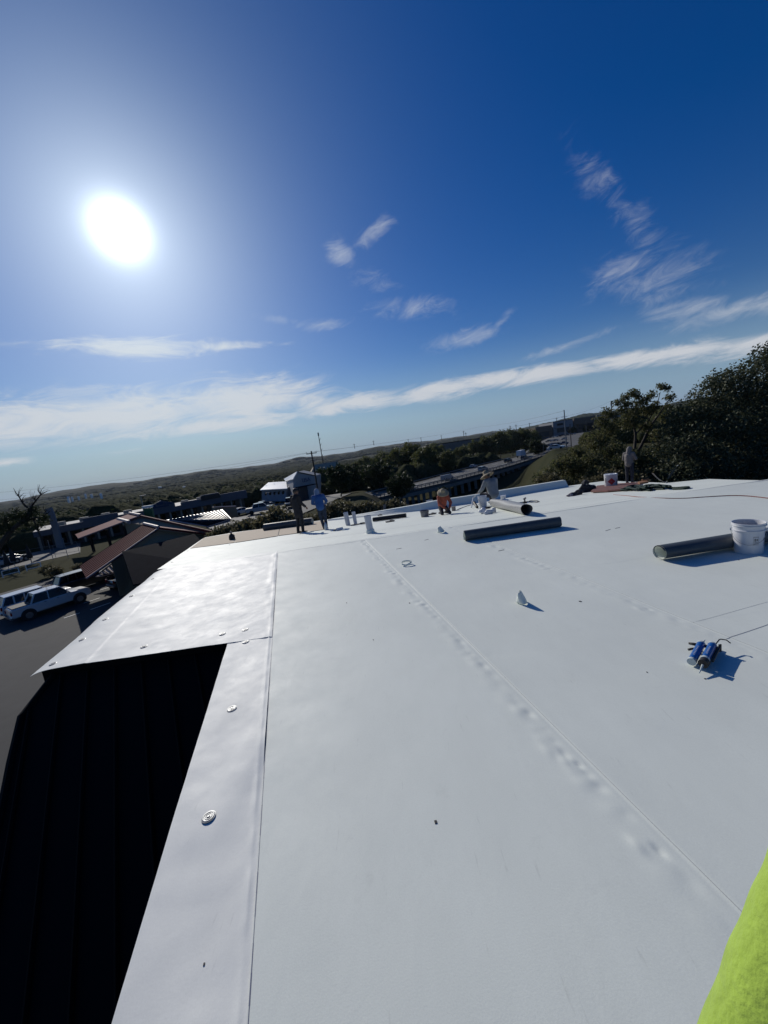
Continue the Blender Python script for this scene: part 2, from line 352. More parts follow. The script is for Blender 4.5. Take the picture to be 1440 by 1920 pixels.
# ------------------------------------------------------------------ our building
BL = E('flat_roof_building', 'building in front whose new white membrane roof fills the foreground', 'building', (0, 0, 0))
def xA(y): return -.71-.238*(y-1.03)
def xB(y): return 1.09-.227*(y-1.15)
def xC(y): return 2.63-.217*(y-2.62)
def xE1(y): return -1.21-.24*(y-1.07)
def xE2(y): return -4.12-.228*(y-3.96)
def yN(x): return 3.985+.01*(x+4.1)
def zroof_np(x, y):
    s = y-(8.04+(x+2.38)*.03); s = np.maximum(0, s)
    return -(.13*np.minimum(s, 6.3)+.09*np.clip(s-6.3, 0, 3.7)+.06*np.maximum(0, s-10))
def seam_dimples(x, y, xs, seed, side=-1, y0=-2, y1=8.3, amp=.0042, wl=.30):
    r = np.random.default_rng(seed); h = np.zeros_like(x); yy = y0
    lat = x-xs(y); lat = lat*.975
    while yy < y1:
        yy += wl*(.45+r.random()*.95); o = side*(.05+.035*r.random()); a = amp*(.25+1.2*r.random()**1.5); w = .015+.020*r.random(); w2 = w*(1+.9*r.random())
        h -= a*np.exp(-((lat-o)/w)**2-((y-yy)/w2)**2) - .8*a*np.exp(-((lat-o*1.9)/(w*1.5))**2-((y-yy-.03)/(w2*1.5))**2)
    h += .0042/(1+np.exp(-(lat+0.0)/.0035))*np.exp(-np.maximum(lat, 0)/.09)      # welded lap
    h -= .0018*np.exp(-((lat+.012)/.012)**2)
    return h
def sheet(name, lo, hi, ys, nx, seed, strip=0, m=m_tpo, lift=0, lab=None, thick=.0025):
    Y = np.array(ys); uu = np.linspace(0, 1, nx); P = np.zeros((len(Y), nx, 3))
    for i, y in enumerate(Y):
        a, b = lo(y), hi(y); P[i, :, 0] = a+(b-a)*uu; P[i, :, 1] = y
    x, y = P[..., 0], P[..., 1]
    h = .0045*vnoise(x, y, seed, 1.3)+.0012*vnoise(x, y, seed+1, .42)
    h += .0011*wob(x+.5*y, y, seed+8, .8)*(vnoise(x, y, seed+9, 1.7) > 0)
    if strip == 1:      # narrow strip along the eave: soft dents
        h = .0085*wob(x*1.2, y, seed, .30)*(.4+vnoise(x*0, y, seed+2, .9)**2*2)+.0016*wob(x, y*1.4, seed+3, .12)+.007*vnoise(x, y, seed+4, .8)
        l = x-xA(y); h += .004*np.exp(-((l+.035)/.014)**2)*(1+.7*vnoise(x*0, y, seed+6, .11))
    if strip == 2:      # wrinkled flap sheet
        h = .006*vnoise(x, y, seed, .7)+.0022*wob(x+y*.4, y*1.8, seed+3, .20)+.0011*wob(x-y*.6, y*1.4, seed+7, .085)
        l = x-xA(y); h += .010*np.exp(-((l+.07)/.05)**2)*(.3+vnoise(x, y, seed+9, .35)); h += .004*np.exp(-((l+.03)/.012)**2)
        f = x-(-3.5-.272*(y-4.03)); h += .006/(1+np.exp(f/.006))*np.exp(-np.maximum(-f, 0)/.12)
        e = x-xE2(y); h += (.02*vnoise(x*0, y, seed+11, .9)-.05*np.clip(1-e/.35, 0, 1)**2)*np.clip(1-e/.5, 0, 1)
    if strip == 0:
        h += seam_dimples(x, y, xB, 21, amp=.0060, wl=.13)+seam_dimples(x, y, xC, 22, amp=.0052, wl=.14)
        l = y-(8.04+(x+2.38)*.03); h += .003*np.exp(-(l/.02)**2)
    P[..., 2] = zroof_np(x, y)+h+lift
    o = grid_obj(name, P, m, BL, thick=thick); return tag(o, lab)
ysn = list(np.arange(-3, 1.0, .05))+list(np.arange(1.0, 5.2, .016))+list(np.arange(5.2, 8.36, .02))
def xR(y): return 13.5-.2*(y-8)
sheet('membrane_sheet', xA, xB, ysn, 190, 3)
sheet('membrane_sheet', lambda y: xB(y)+.0005, xC, ysn, 190, 3)
sheet('membrane_sheet', lambda y: xC(y)+.0005, lambda y: xC(y)+3.5, ysn, 190, 3)
sheet('membrane_sheet', lambda y: xC(y)+3.5005, xR, list(np.arange(-3, 8.36, .06)), 60, 3)
sheet('edge_strip', xE1, lambda y: xA(y)-.0005, [y for y in ysn if y < 4.03], 60, 31, 1, m_tpo2, lab='dented strip of membrane along the open eave')
ys2 = list(np.arange(3.985, 8.36, .02)); fl = sheet('membrane_flap', xE2, lambda y: xA(y)-.0005, ys2, 190, 41, 2, m_tpo2, .004, lab='bright wrinkled sheet with plates along its free edge')
# far slope
FAR = [(350, 1031), (383, 1008), (440, 998), (500, 990.5), (620, 973), (700, 965), (790, 955), (880, 942), (960, 928), (1060, 912), (1100, 906), (1140, 901), (1200, 904), (1250, 905.5), (1330, 898), (1430, 901), (1520, 905)]
NEAR = [(332, 1035)]+[(x, None) for x, _ in FAR[1:]]
farw = [roof(*p) for p in FAR]
def near_pt(px):     # point on the cross seam under this direction
    lo, hi = None, None
    for py in np.arange(890, 1060, .5):
        p = at(px, py, 0)
        if 0 < p.y <= yc(p.x): return p
    return at(px, 900, 0)
PX = np.linspace(350, 1520, 240); P = np.zeros((240, 60, 3))
fx = [p[0] for p in FAR]
for i, px in enumerate(PX):
    fy = np.interp(px, fx, [p[1] for p in FAR]); b = roof(px, fy)
    a = near_pt(px); a.y -= .05
    if px < 372: a = Vector((xE2(8.2), 8.2, 0)).lerp(near_pt(372), (px-350)/22)
    if b.y < a.y+.1: b = Vector((a.x, a.y+.1, 0))
    for j in range(60):
        k = (j/59)**1.3; x, y = a.x+(b.x-a.x)*k, a.y+(b.y-a.y)*k; P[i, j] = (x, y, rz(x, y)+.002+.004*math.sin(x*1.1+y*.7)*min(1, k*3))
tag(grid_obj('far_slope_sheet', P, m_tpo, BL, thick=.003), 'sloping far part of the roof where the crew works')
# thin seam lines
from mathutils.bvhtree import BVHTree
bpy.context.view_layer.update(); DG = bpy.context.evaluated_depsgraph_get()
TREES = [BVHTree.FromObject(o, DG) for o in BL.children if 'sheet' in o.name or 'strip' in o.name or 'flap' in o.name]
def sz(x, y):
    z = -9
    for t_ in TREES:
        h_ = t_.ray_cast(Vector((x, y, 1)), Vector((0, 0, -1)), 5)
        if h_[0] is not None: z = max(z, h_[0].z)
    return z if z > -8 else rz(x, y)
def ribbon(mb, pts, w, off=.0035, f=None, hgt=.0015):
    pts = [Vector(p) for p in pts]; vs = []
    for i, p in enumerate(pts):
        d = (pts[min(i+1, len(pts)-1)]-pts[max(i-1, 0)]); n = Vector((-d.y, d.x, 0)).normalized()*w/2
        for q in (p-n, p+n): vs.append((q.x, q.y, (f(q.x, q.y) if f else q.z)+off))
    n_ = len(pts); fs = [(2*i, 2*i+1, 2*i+3, 2*i+2) for i in range(n_-1)]
    mb.add(vs, fs); return mb
mb = MB()
for k in range(60):
    y0 = -1+k*.09; ribbon(mb, [(xA(y)+.005, y, 0) for y in (y0, y0+.045, y0+.09)], .0035+.0012*math.sin(k*1.7), .0010, sz)
mb.build('ink_shadow_line', m_edge, BL)  # dark blue strip: ink line and the lap edge's shadow in one colour
SL = lambda: mb.build('seam_line', m_seam, BL) and None
mb = MB(); ribbon(mb, [(xA(y)+.006, y, 0) for y in np.arange(4.3, 8.1, .1)], .006, .0012, sz); SL(); mb = MB()
r_ = [roof(x, y) for x, y in ((521, 1036), (600, 1024.5), (785, 995), (960, 970), (1180, 935), (1302, 920), (1427, 901.5), (1500, 890))]
pts = []
for a, b in zip(r_, r_[1:]): pts += [a.lerp(b, k/12) for k in range(12)]
ribbon(mb, pts, .014, .0012, sz); SL(); mb = MB()
pts = [roof(x, y) for x, y in ((535, 1019), (600, 1010), (690, 998), (790, 983), (900, 966), (1000, 950), (1100, 934))]; ribbon(mb, pts, .02, .0012, sz); SL(); mb = MB()
pts = [roof(1362, 1197).lerp(roof(1560, 1130), k/10) for k in range(11)]; pts = [a.lerp(b, j/6) for a, b in zip(pts, pts[1:]) for j in range(6)]; ribbon(mb, pts, .006, .0012, sz); SL(); mb = MB()
pts = [roof(1300, 1167).lerp(roof(1560, 1095), k/10) for k in range(11)]; ribbon(mb, pts, .0025, .0010, sz); SL(); mb = MB()
for xs in (xB, xC):
    ribbon(mb, [(xs(y)+.002, y, 0) for y in np.arange(-1, 8.1, .06)], .0016, .0010, sz); SL(); mb = MB()
# bare boards at the far left corner
q = [(357, 1029), (383, 1009), (497, 991.5), (612, 975.5), (613, 993), (568, 1001), (521, 1006)]
mb = MB(); quads = [((357, 1029), (383, 1009), (440, 999.5), (440, 1018)), ((441, 1018), (441, 999.3), (525, 987.5), (521, 1005.5)), ((522, 1005), (526, 987.3), (609, 976.2), (613, 993))]
for qd in quads:
    w = [roof(*p) for p in qd]; mb.prism([p+Vector((0, 0, .008)) for p in w], (0, 0, .012))
mb.build('cover_board', m_board, BL)
def plate(px, py):
    p = roof(px, py); mb = MB()
    mb.lathe([(.001, .006), (.007, .006), (.009, .002), (.014, .0015), (.016, .004), (.019, .004), (.021, .0015), (.025, .0015), (.027, .004), (.030, .004), (.0325, .0015), (.037, .001), (.038, -.002)], n=28)
    o = mb.build('fastener_plate', m_steel, BL, smooth='auto'); o.location = (p.x, p.y, sz(p.x, p.y)+.004); o.rotation_euler = (random.uniform(-.05, .05), random.uniform(-.05, .05), 0); return o
for p in [(392, 1535), (435, 1331), (460, 1182), (417, 1189.5), (461, 1204), (270, 1213), (154, 1198), (99, 1243), (198, 1161), (247, 1118), (287, 1085), (322, 1055), (352, 1034), (430, 1022)]:
    pl = plate(*p)
# small specks of dirt and scraps
mb = MB()
for px, py, w, l in [(817, 1541, .012, .016), (650, 1131, .01, .02), (1088, 1128, .018, .025), (748, 1029, .10, .012), (800, 1012, .09, .01), (1213, 1260, .006, .01), (1322, 1272, .012, .006), (768, 1131, .012, .02), (1140, 994, .12, .008), (1158, 990, .1, .008), (940, 1032, .1, .01), (700, 1200, .006, .02), (1385, 1050, .01, .01), (382, 1805, .006, .008)]:
    p = roof(px, py); MB().box((p.x, p.y, sz(p.x, p.y)+.0015), (w, l, .003), random.random()*.6).build('dirt_speck', m_blk, BL)
# roof structure: deck, outer walls
outer = [(xE1(-3)+.30, -3), (xE1(3.9)+.30, 3.9), (-1.60, 4.10), (-3.90, 4.10), (xE2(8.1)+.25, 8.1)] + [(farw[i].x, farw[i].y) for i in (0, 2, 4, 6, 8, 9, 11, 12, 13, 14, 15)] + [(xR(7.5), 7.5), (xR(-3), -3)]
mb = MB(); o2 = [(x*.985, y*.99 if y > 5 else y) for x, y in outer]
n = len(o2)
vs = [(x, y, rz(x, y)-.05) for x, y in o2]+[(x, y, -8) for x, y in o2]
mb.add(vs, [(i, (i+1) % n, n+(i+1) % n, n+i) for i in range(n)])
mb.build('wall', m_mans, BL)
mb = MB()
for i in range(len(outer)-1):
    (x0, y0), (x1, y1) = outer[i], outer[i+1]
    if i < 4: mb.tube([(x0, y0, rz(x0, y0)-.035), (x1, y1, rz(x1, y1)-.035)], .02, 4)
mb.build('drip_edge', m_wallb, BL)
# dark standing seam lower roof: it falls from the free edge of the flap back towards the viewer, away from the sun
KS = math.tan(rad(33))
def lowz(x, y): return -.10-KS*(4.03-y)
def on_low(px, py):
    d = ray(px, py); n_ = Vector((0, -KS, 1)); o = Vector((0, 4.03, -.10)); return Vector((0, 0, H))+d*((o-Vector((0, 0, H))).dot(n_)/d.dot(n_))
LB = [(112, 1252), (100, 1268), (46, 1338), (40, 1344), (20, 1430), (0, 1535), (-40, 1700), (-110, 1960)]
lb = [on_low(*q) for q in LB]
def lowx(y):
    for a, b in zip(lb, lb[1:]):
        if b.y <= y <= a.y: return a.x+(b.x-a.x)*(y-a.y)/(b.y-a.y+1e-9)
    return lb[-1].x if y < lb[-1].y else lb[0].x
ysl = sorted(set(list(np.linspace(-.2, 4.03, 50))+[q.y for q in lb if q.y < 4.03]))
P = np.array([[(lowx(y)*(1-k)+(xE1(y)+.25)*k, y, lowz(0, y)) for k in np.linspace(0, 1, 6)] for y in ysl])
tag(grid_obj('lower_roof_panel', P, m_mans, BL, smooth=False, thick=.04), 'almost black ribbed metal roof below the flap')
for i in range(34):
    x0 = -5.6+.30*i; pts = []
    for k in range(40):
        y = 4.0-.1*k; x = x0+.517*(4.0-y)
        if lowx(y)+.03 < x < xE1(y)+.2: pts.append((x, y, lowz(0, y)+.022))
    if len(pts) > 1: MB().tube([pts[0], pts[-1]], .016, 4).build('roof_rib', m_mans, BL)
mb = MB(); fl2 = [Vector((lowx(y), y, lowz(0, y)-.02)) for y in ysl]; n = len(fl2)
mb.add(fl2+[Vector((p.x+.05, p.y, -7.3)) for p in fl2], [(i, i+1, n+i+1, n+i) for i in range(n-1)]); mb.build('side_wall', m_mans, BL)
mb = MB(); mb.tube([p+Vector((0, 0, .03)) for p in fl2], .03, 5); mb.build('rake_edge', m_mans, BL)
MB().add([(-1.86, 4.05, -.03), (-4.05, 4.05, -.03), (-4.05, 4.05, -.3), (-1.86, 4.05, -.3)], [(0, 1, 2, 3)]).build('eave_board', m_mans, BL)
# parapet along the far edge
mb = MB(); pr = []
PAR = [(618, 975.5), (700, 967), (790, 957.5), (880, 944), (960, 930), (1062, 913)]
for (a, b), (c, d) in zip(PAR, PAR[1:]):
    for k in range(10): pr.append(roof(a+(c-a)*k/10, b+(d-b)*k/10))
pr.append(roof(*PAR[-1])); rings = []
for i, p in enumerate(pr):
    k = i/len(pr); h = .03+.30*min(1, k*2.2)
    d = (pr[min(i+1, len(pr)-1)]-pr[max(0, i-1)]); d.z = 0; d.normalize(); nrm = Vector((-d.y, d.x, 0))
    rings.append([p-nrm*.22+Vector((0, 0, .005)), p-nrm*.12+Vector((0, 0, .07)), p+Vector((0, 0, h*.8)), p+nrm*.04+Vector((0, 0, h)), p+nrm*.25+Vector((0, 0, h)), p+nrm*.25+Vector((0, 0, -.6))])
mb.loft(rings); tag(mb.build('parapet', m_tpo, BL, world=True), 'low membrane covered parapet at the far roof edge')
# vent pipes through the roof
def pipe(px, py, hgt, r, lean=.0, boot=True, col=m_pipe, lab=None):
    p = roof(px, py); mb = MB(); top = Vector((lean, 0, hgt))
    mb.tube([p, p+top], r, 20, caps=False); mb.tube([p+top*.9, p+top+Vector((0, 0, .002))], r*1.04, 20, caps=False); mb.tube([p+top*.93, p+top*.94], r*.97, 20)
    o = mb.build('vent_pipe', col, BL, world=True, smooth='auto'); tag(o, lab)
    if boot:
        b = MB().lathe([(r*2.0, 0), (r*1.9, .012), (r*1.32, .02), (r*1.25, .09), (r*1.12, .11), (r*1.02, .115)], n=24).build('boot', m_tpo, o, smooth='auto'); b.location = p
pipe(695, 1000, .46, .085, -.02, lab='single white vent pipe standing in a flashed boot')
pipe(653, 985, .52, .09, -.03, False, lab='left of the two close white vent pipes')
pipe(667, 983, .50, .07, -.02, False, lab='right of the two close white vent pipes')
pipe(722, 957, .30, .07, 0, False, m_coat, lab='short dark vent stub at the parapet')
# ------------------------------------------------------------------ things on the roof
CAM = Vector((0, 0, H))
def m2(px_, p): return px_*(Vector(p)-CAM).dot(Fw)/F
def roll(name, label, p0, p1, r, mt, group='rolls of roofing membrane on the roof', turns=2.0, inner=m_tpo, sq=1.0, r1=None, rough=0.0):
    p0 = Vector(p0); p1 = Vector(p1); d = (p1-p0); t = E(name, label, 'roofing roll', p0, math.atan2(d.y, d.x), group)
    l = math.hypot(d.x, d.y); sl = math.atan2(d.z, l); r1 = r1 or r; ns = int(26*turns); rings = []
    mb = MB(); nseg = 24
    for side, dr in ((0, 0), (1, -.004)):
        vs = []; fs = []
        for i in range(nseg+1):
            k = i/nseg; rr = r+(r1-r)*k
            for j in range(ns+1):
                a = -1.2+2*math.pi*turns*j/ns; q = rr*(1-.16*j/ns)+dr; w = 1+rough*math.sin(3*a+k*7)
                zz = rr+q*math.sin(a)*w*(sq if math.sin(a) > -2 else 1); vs.append((l*k+(.01*math.sin(a*1.3) if i in (0, nseg) else 0), q*math.cos(a)*w*(1+(1-sq)*.6), max(.003, zz*sq if sq < 1 else zz)+math.tan(sl)*l*k))
        n = ns+1
        for i in range(nseg):
            for j in range(ns): fs.append((i*n+j, i*n+j+1, (i+1)*n+j+1, (i+1)*n+j))
        mb.cur = side; mb.add(vs, fs)
    for i in (0, nseg):
        pass
    mb.cur = 0
    me = bpy.data.meshes.new('rolled_sheet'); me.from_pydata(mb.v, [], mb.f); me.materials.append(mt); me.materials.append(inner); me.polygons.foreach_set('material_index', mb.m); me.shade_smooth()
    o = bpy.data.objects.new('rolled_sheet', me); COL.objects.link(o); o.parent = t
    return t
roll('membrane_roll', 'closed dark grey roll lying alone in the middle of the white roof', roof(872, 1014), roof(1050, 988), .098, m_roll)
roll('membrane_roll', 'flattened grey roll with a white inside that runs behind the big bucket', roof(1238, 1050), roof(1520, 1004), .115, m_roll, sq=.88, turns=1.6)
p = roof(926, 950); q = roof(988, 966); roll('membrane_roll', 'silvery loosely coned roll beside the seated man in a straw hat', p, q, m2(8, p), m_silver, r1=m2(11, q), rough=.06, turns=2.5, inner=m_silver)
p = roof(497, 996); q = roof(587, 984); roll('membrane_roll', 'long dark roll behind the two standing men on the left', p, q, m2(7, p), m_roll)
p = roof(700, 978); q = roof(762, 970); roll('membrane_roll', 'thin black roll lying behind the single vent pipe', p, q, m2(4, p), m_blk)
def bucket(label, px, py, r, h, cat='bucket', mt=m_wplast, fill=m_coat, handle=True, lid=False, tilt=0, name='bucket', group='buckets and cans on the roof', fillz=.82, lab=0):
    p = roof(px, py); t = E(name, label, cat, p, 0, group); k = r/.15
    if lid: prof_ = [(r*.93, 0), (r*.95, .006), (r, h*.9), (r*1.03, h*.92), (r*1.03, h*.985), (r*.98, h), (r*.9, h), (r*.88, h*.985), (.001, h*.985)]
    else: prof_ = [(.001, .002), (r*.86, 0), (r*.88, .006), (r*.955, h*.74), (r*1.03, h*.745), (r*1.035, h*.775), (r*.965, h*.785), (r*.985, h*.90), (r*1.06, h*.905), (r*1.065, h*.93), (r*1.0, h*.935), (r*1.0, h*.955), (r*1.045, h*.965), (r*1.05, h*.995), (r*1.02, h), (r*.975, h*.99), (r*.93, h*fillz), (r*.93, h*(fillz-.02)), (.001, h*(fillz-.02))]
    t2 = MB().lathe(prof_, n=36).build('pail', mt, t, smooth='auto')
    if fill and not lid: MB().lathe([(r*.925, h*(fillz-.01)), (r*.5, h*fillz), (.001, h*fillz)], n=30).build('contents', fill, t, smooth=True)
    if handle:
        pts = []
        for i in range(15):
            a = math.pi*i/14; pts.append((r*1.08*math.cos(a)*.98-.02*0, -r*.35*math.sin(a)-r*.78*math.sin(a), h*.76-h*.42*math.sin(a)))
        hd = MB().tube(pts, .0022*max(1, k), 6).build('handle', m_steel, t, smooth=True)
        for s_ in (-1, 1): MB().box((r*1.05*s_, 0, h*.76), (.02*k, .03*k, .035*k)).build('handle_ear', mt, t)
    if tilt: t.rotation_euler = (tilt*.4, tilt, 0)
    return t
b1 = bucket('large white bucket with wire handle standing before the grey roll at right', 1403, 1034, .152, .375, fill=m_wood, fillz=.80)
b1.rotation_euler = (0, 0, -.75)
# printed label blocks on the large bucket (curved patches)
def curved(mb, r, a0, a1, z0, z1, n=8, k=.97):
    vs = []; 
    for i in range(n+1):
        a = a0+(a1-a0)*i/n
        vs += [(r(z0)*math.cos(a), r(z0)*math.sin(a), z0), (r(z1)*math.cos(a), r(z1)*math.sin(a), z1)]
    mb.add(vs, [(2*i, 2*i+2, 2*i+3, 2*i+1) for i in range(n)])
rr = lambda z: .152*(.88+.075*z/(.375*.74))+.0015
mb = MB(); A0 = -math.pi/2+.72-.42
curved(mb, rr, A0-.02, A0+.34, .215, .222); curved(mb, rr, A0-.02, A0+.34, .118, .121); curved(mb, rr, A0-.02, A0-.005, .12, .215); curved(mb, rr, A0+.325, A0+.34, .12, .215)
curved(mb, rr, A0+.05, A0+.16, .165, .200); curved(mb, rr, A0+.04, A0+.30, .155, .158); curved(mb, rr, A0+.04, A0+.30, .147, .150); curved(mb, rr, A0+.04, A0+.26, .139, .142); curved(mb, rr, A0+.04, A0+.30, .130, .133); curved(mb, rr, A0+.19, A0+.29, .17, .195)
mb.build('label_print', m_pole, b1)
mb = MB(); A0 += .95
curved(mb, rr, A0-.1, A0+.25, .178, .194); [curved(mb, rr, A0-.1, A0+.2, z, z+.005) for z in (.165, .15, .135, .12, .10)]
mb.build('label_print', m_edge, b1)
p = roof(806, 950); bucket('small white bucket behind the kneeling man in orange', 806.5, 951, m2(5.6, p), m2(13, p))
p = roof(905, 950); bucket('tall white bucket in front of the man in the grey hoodie', 906, 951, m2(7.6, p), m2(21, p), fill=None, fillz=.5)
p = roof(797, 968); bucket('grey smeared can left of the kneeling man in orange', 797, 969, m2(8, p), m2(12, p), cat='can', mt=m_coat, handle=False, fill=m_blk, name='can')
p = roof(850, 958); bucket('small grey tin right of the kneeling man in orange', 851, 958, m2(4, p), m2(9, p), cat='can', mt=m_coat, handle=False, lid=True, name='can')
p = roof(838, 960); bucket('little red cup in front of the kneeling man', 838, 961, m2(2.8, p), m2(8, p), cat='cup', mt=mat('red_plastic', (.35, .05, .04), .4), handle=False, fill=None, name='cup')
p = roof(943, 936); bucket('small white tub behind the silvery roll', 944, 938, m2(4.5, p), m2(9, p), cat='tub', handle=False, lid=True, name='tub')
p = roof(953, 944); bucket('low white tub at the tip of the silvery roll', 946, 945, m2(8, p), m2(8, p), cat='tub', handle=False, lid=True, name='tub')
p = roof(1146, 914); hp, rp = m2(26, p), m2(11.6, p)/1.08
t = bucket('white drum with a red diamond sign standing on the red brown sheet', 1146, 915, rp, hp, cat='drum', handle=False, lid=True, name='drum')
MB().lathe([(rp*.25, hp*.985), (rp*.25, hp*1.02), (.001, hp*1.02)], n=16).build('cap', m_wplast, t)
mb = MB(); ang0 = math.atan2(-p.y, -p.x)
def diam(mb, r, ac, zc, s, n=6):
    vs = []
    for i in range(-n, n+1):
        k = abs(i)/n; a = ac+i/n*s/r; vs += [(r*math.cos(a), r*math.sin(a), zc-s*(1-k)), (r*math.cos(a), r*math.sin(a), zc+s*(1-k))]
    mb.add(vs, [(2*i, 2*i+2, 2*i+3, 2*i+1) for i in range(2*n)])
diam(mb, rp*1.012, ang0+.1, hp*.52, hp*.24); mb.build('hazard_diamond', mat('red_print', (.42, .03, .03), .5), t)
mb = MB(); curved(mb, lambda z: rp*1.02, ang0-.12+.1, ang0+.12+.1, hp*.50, hp*.53); curved(mb, lambda z: rp*1.012, ang0+1.0, ang0+1.25, hp*.30, hp*.62); curved(mb, lambda z: rp*1.012, ang0-1.05, ang0-.8, hp*.45, hp*.75); mb.build('label_print', m_wplast if 0 else m_pole, t)
# caulking gun and two cartridges
m_blue = mat('blue_cartridge', (.012, .10, .36), .3, nz=(30, .25)); m_cap = mat('pale_cap', (.50, .56, .55), .35)
def cart(label, p0, p1, r, nozzle=None):
    p0 = Vector(p0); p1 = Vector(p1); t = E('sealant_cartridge', label, 'cartridge', p0, 0, 'blue sealant cartridges'); d = (p1-p0)
    MB().tube([p0+d*.0, p0+d*.02, p0+d*.96], r, 24).build('tube', m_blue, t, world=True, smooth='auto')
    MB().tube([p0-d*.03, p0+d*.05], r*1.06, 24).tube([p0+d*.94, p0+d*1.0], r*1.05, 24).build('cap', m_cap, t, world=True, smooth='auto')
    a = d.cross(Vector((0, 0, 1))).normalized(); up = a.cross(d).normalized(); mb = MB()
    for k in range(7):
        q = p0+d*(.22+.075*k); mb.box(q+up*r*.99-a*.001, (.006, .010, .001), math.atan2(d.y, d.x), 0, -math.asin(d.normalized().z))
    mb.build('label_print', m_wplast, t, world=True)
    if nozzle: e = Vector(nozzle); s_ = p0-d*.03 if (e-p0).length < (e-p1).length else p1; MB().tube([s_, s_.lerp(e, .25), e], [r*.42, r*.34, .003], 12).build('nozzle', m_cap, t, world=True, smooth='auto')
    return t
def up_(px, py, h): 
    p = roof(px, py); return at(px, py, h) if h else p
cart('pale blue cartridge with its round grey end towards the viewer', up_(1297, 1240, .034), up_(1315, 1207, .042), .026, up_(1322, 1200, .045))
cart('dark blue cartridge in the gun with its white nozzle pointing at the viewer', up_(1322, 1237, .050), up_(1336, 1209, .055), .026, up_(1311, 1262, .02))
g = E('caulking_gun', 'black caulking gun lying on the white roof under two blue cartridges', 'caulking gun', roof(1330, 1230))
a, b = up_(1316, 1246, .04), up_(1345, 1212, .045)
MB().tube([up_(1325, 1248, .012), up_(1346, 1214, .012)], [.011, .011], 8).tube([up_(1336, 1240, .05), up_(1349, 1214, .05)], .008, 8).build('cradle', m_blk, g, world=True)
mb = MB(); mb.tube([up_(1322, 1240, .048), up_(1318, 1245, .047)], .031, 20).build('front_ring', m_blk, g, world=True, smooth='auto')
MB().tube([up_(1291, 1206, .035), up_(1302, 1208, .035), up_(1330, 1213, .035), up_(1345, 1216, .04)], [.009, .012, .013, .012], 8).build('handle', m_blk, g, world=True, smooth=True)
MB().tube([up_(1291, 1218, .02), up_(1300, 1216, .02), up_(1318, 1217, .025)], [.009, .008, .01], 8).build('trigger', m_blk, g, world=True, smooth=True)
MB().tube([up_(1337, 1214, .05), up_(1349, 1199, .07), up_(1352, 1198.5, .07), up_(1362, 1200, .07), up_(1370, 1206, .06)], .0042, 8).box(up_(1350, 1215, .04), (.02, .006, .06)).build('plunger_rod', m_blk, g, world=True)
# white scraps
def scrap(label, fn, cat='membrane scrap', name='membrane_scrap', mt=m_tpo, grp='white membrane scraps on the roof'):
    o = fn().build(name, mt, None, smooth=True); return tag(o, label, cat, grp)
def cone_scrap(px, py, r, h, lean, open_=5.2):
    p = roof(px, py); mb = MB(); n = 22; vs = []
    for i in range(7):
        k = i/6; 
        for j in range(n+1):
            a = open_*j/n+lean; q = r*(1-k*.62)*(1+.12*math.sin(a*3+k*3)); vs.append((q*math.cos(a)+h*.35*k*math.cos(lean), q*math.sin(a), h*k*(1+.12*math.cos(a))+.012))
    fs = [(i*(n+1)+j, i*(n+1)+j+1, (i+1)*(n+1)+j+1, (i+1)*(n+1)+j) for i in range(6) for j in range(n)]
    mb.add([Vector(v)+p for v in vs], fs); return mb
o = scrap('crumpled white cone of membrane standing alone between the seams', lambda: cone_scrap(979, 1131, .055, .125, 2.2)); o.modifiers.new('s', 'SOLIDIFY').thickness = .003
p = roof(827, 998); o = scrap('small white triangular cone behind the dark grey roll', lambda: cone_scrap(827, 998, m2(7, p), m2(10, p), 2.6, 4.0)); o.modifiers.new('s', 'SOLIDIFY').thickness = .006
def ring_scrap():
    p = roof(763, 1059); mb = MB(); vs = []
    for i in range(33):
        a = 5.7*i/32+.6; r = .085+.008*math.sin(a*2)
        vs += [(p.x+r*math.cos(a), p.y+r*.9*math.sin(a), .012+.02*abs(math.sin(a*.7))), (p.x+r*.95*math.cos(a), p.y+r*.84*math.sin(a), .03+.03*abs(math.sin(a*.7)))]
    mb.add(vs, [(2*i, 2*i+1, 2*i+3, 2*i+2) for i in range(32)]); return mb
o = scrap('thin curled ring of membrane with a dark inner edge left of the middle seam', ring_scrap); o.modifiers.new('s', 'SOLIDIFY').thickness = .004
def strip_scrap(pts, w):
    def f():
        mb = MB(); ws = [roof(*q) for q in pts]; ex = []
        for a, b in zip(ws, ws[1:]): ex += [a.lerp(b, k/5) for k in range(5)]
        ribbon(mb, ex+[ws[-1]], w, .03); return mb
    return f
scrap('white strip on the tan boards beside the dark spray bottle', strip_scrap([(446, 1009), (462, 1003), (478, 996)], .28)).modifiers.new('s', 'SOLIDIFY').thickness = .02
scrap('grey white strip under the boots of the man in black', strip_scrap([(566, 1001), (575, 999.5), (583, 997.5)], .3)).modifiers.new('s', 'SOLIDIFY').thickness = .02
def lumps(name, label, cat, pts, mt, sd=3, sub=.0, group=None):
    mb = MB()
    for px, py, rx, rz_, ry in pts:
        p = roof(px, py); a, b, c = m2(rx, p), m2(rz_, p), m2(ry, p); r = np.random.default_rng(sd); sd += 1; f = r.random(6)*5
        mb.ell(p+Vector((0, 0, b*.7)), (a, c, b), 20, 12, lambda v: v*(1+.13*math.sin(v.x/a*4+f[0])+.12*math.sin(v.y/c*5+f[1])+.15*math.sin(v.z/b*4+v.x/a*3+f[2])))
    o = mb.build(name, mt, None, smooth=True)
    if len(pts) > 1:
        r = o.modifiers.new('r', 'REMESH'); r.mode = 'VOXEL'; r.voxel_size = .02; r.use_smooth_shade = True
    return tag(o, label, cat, group)
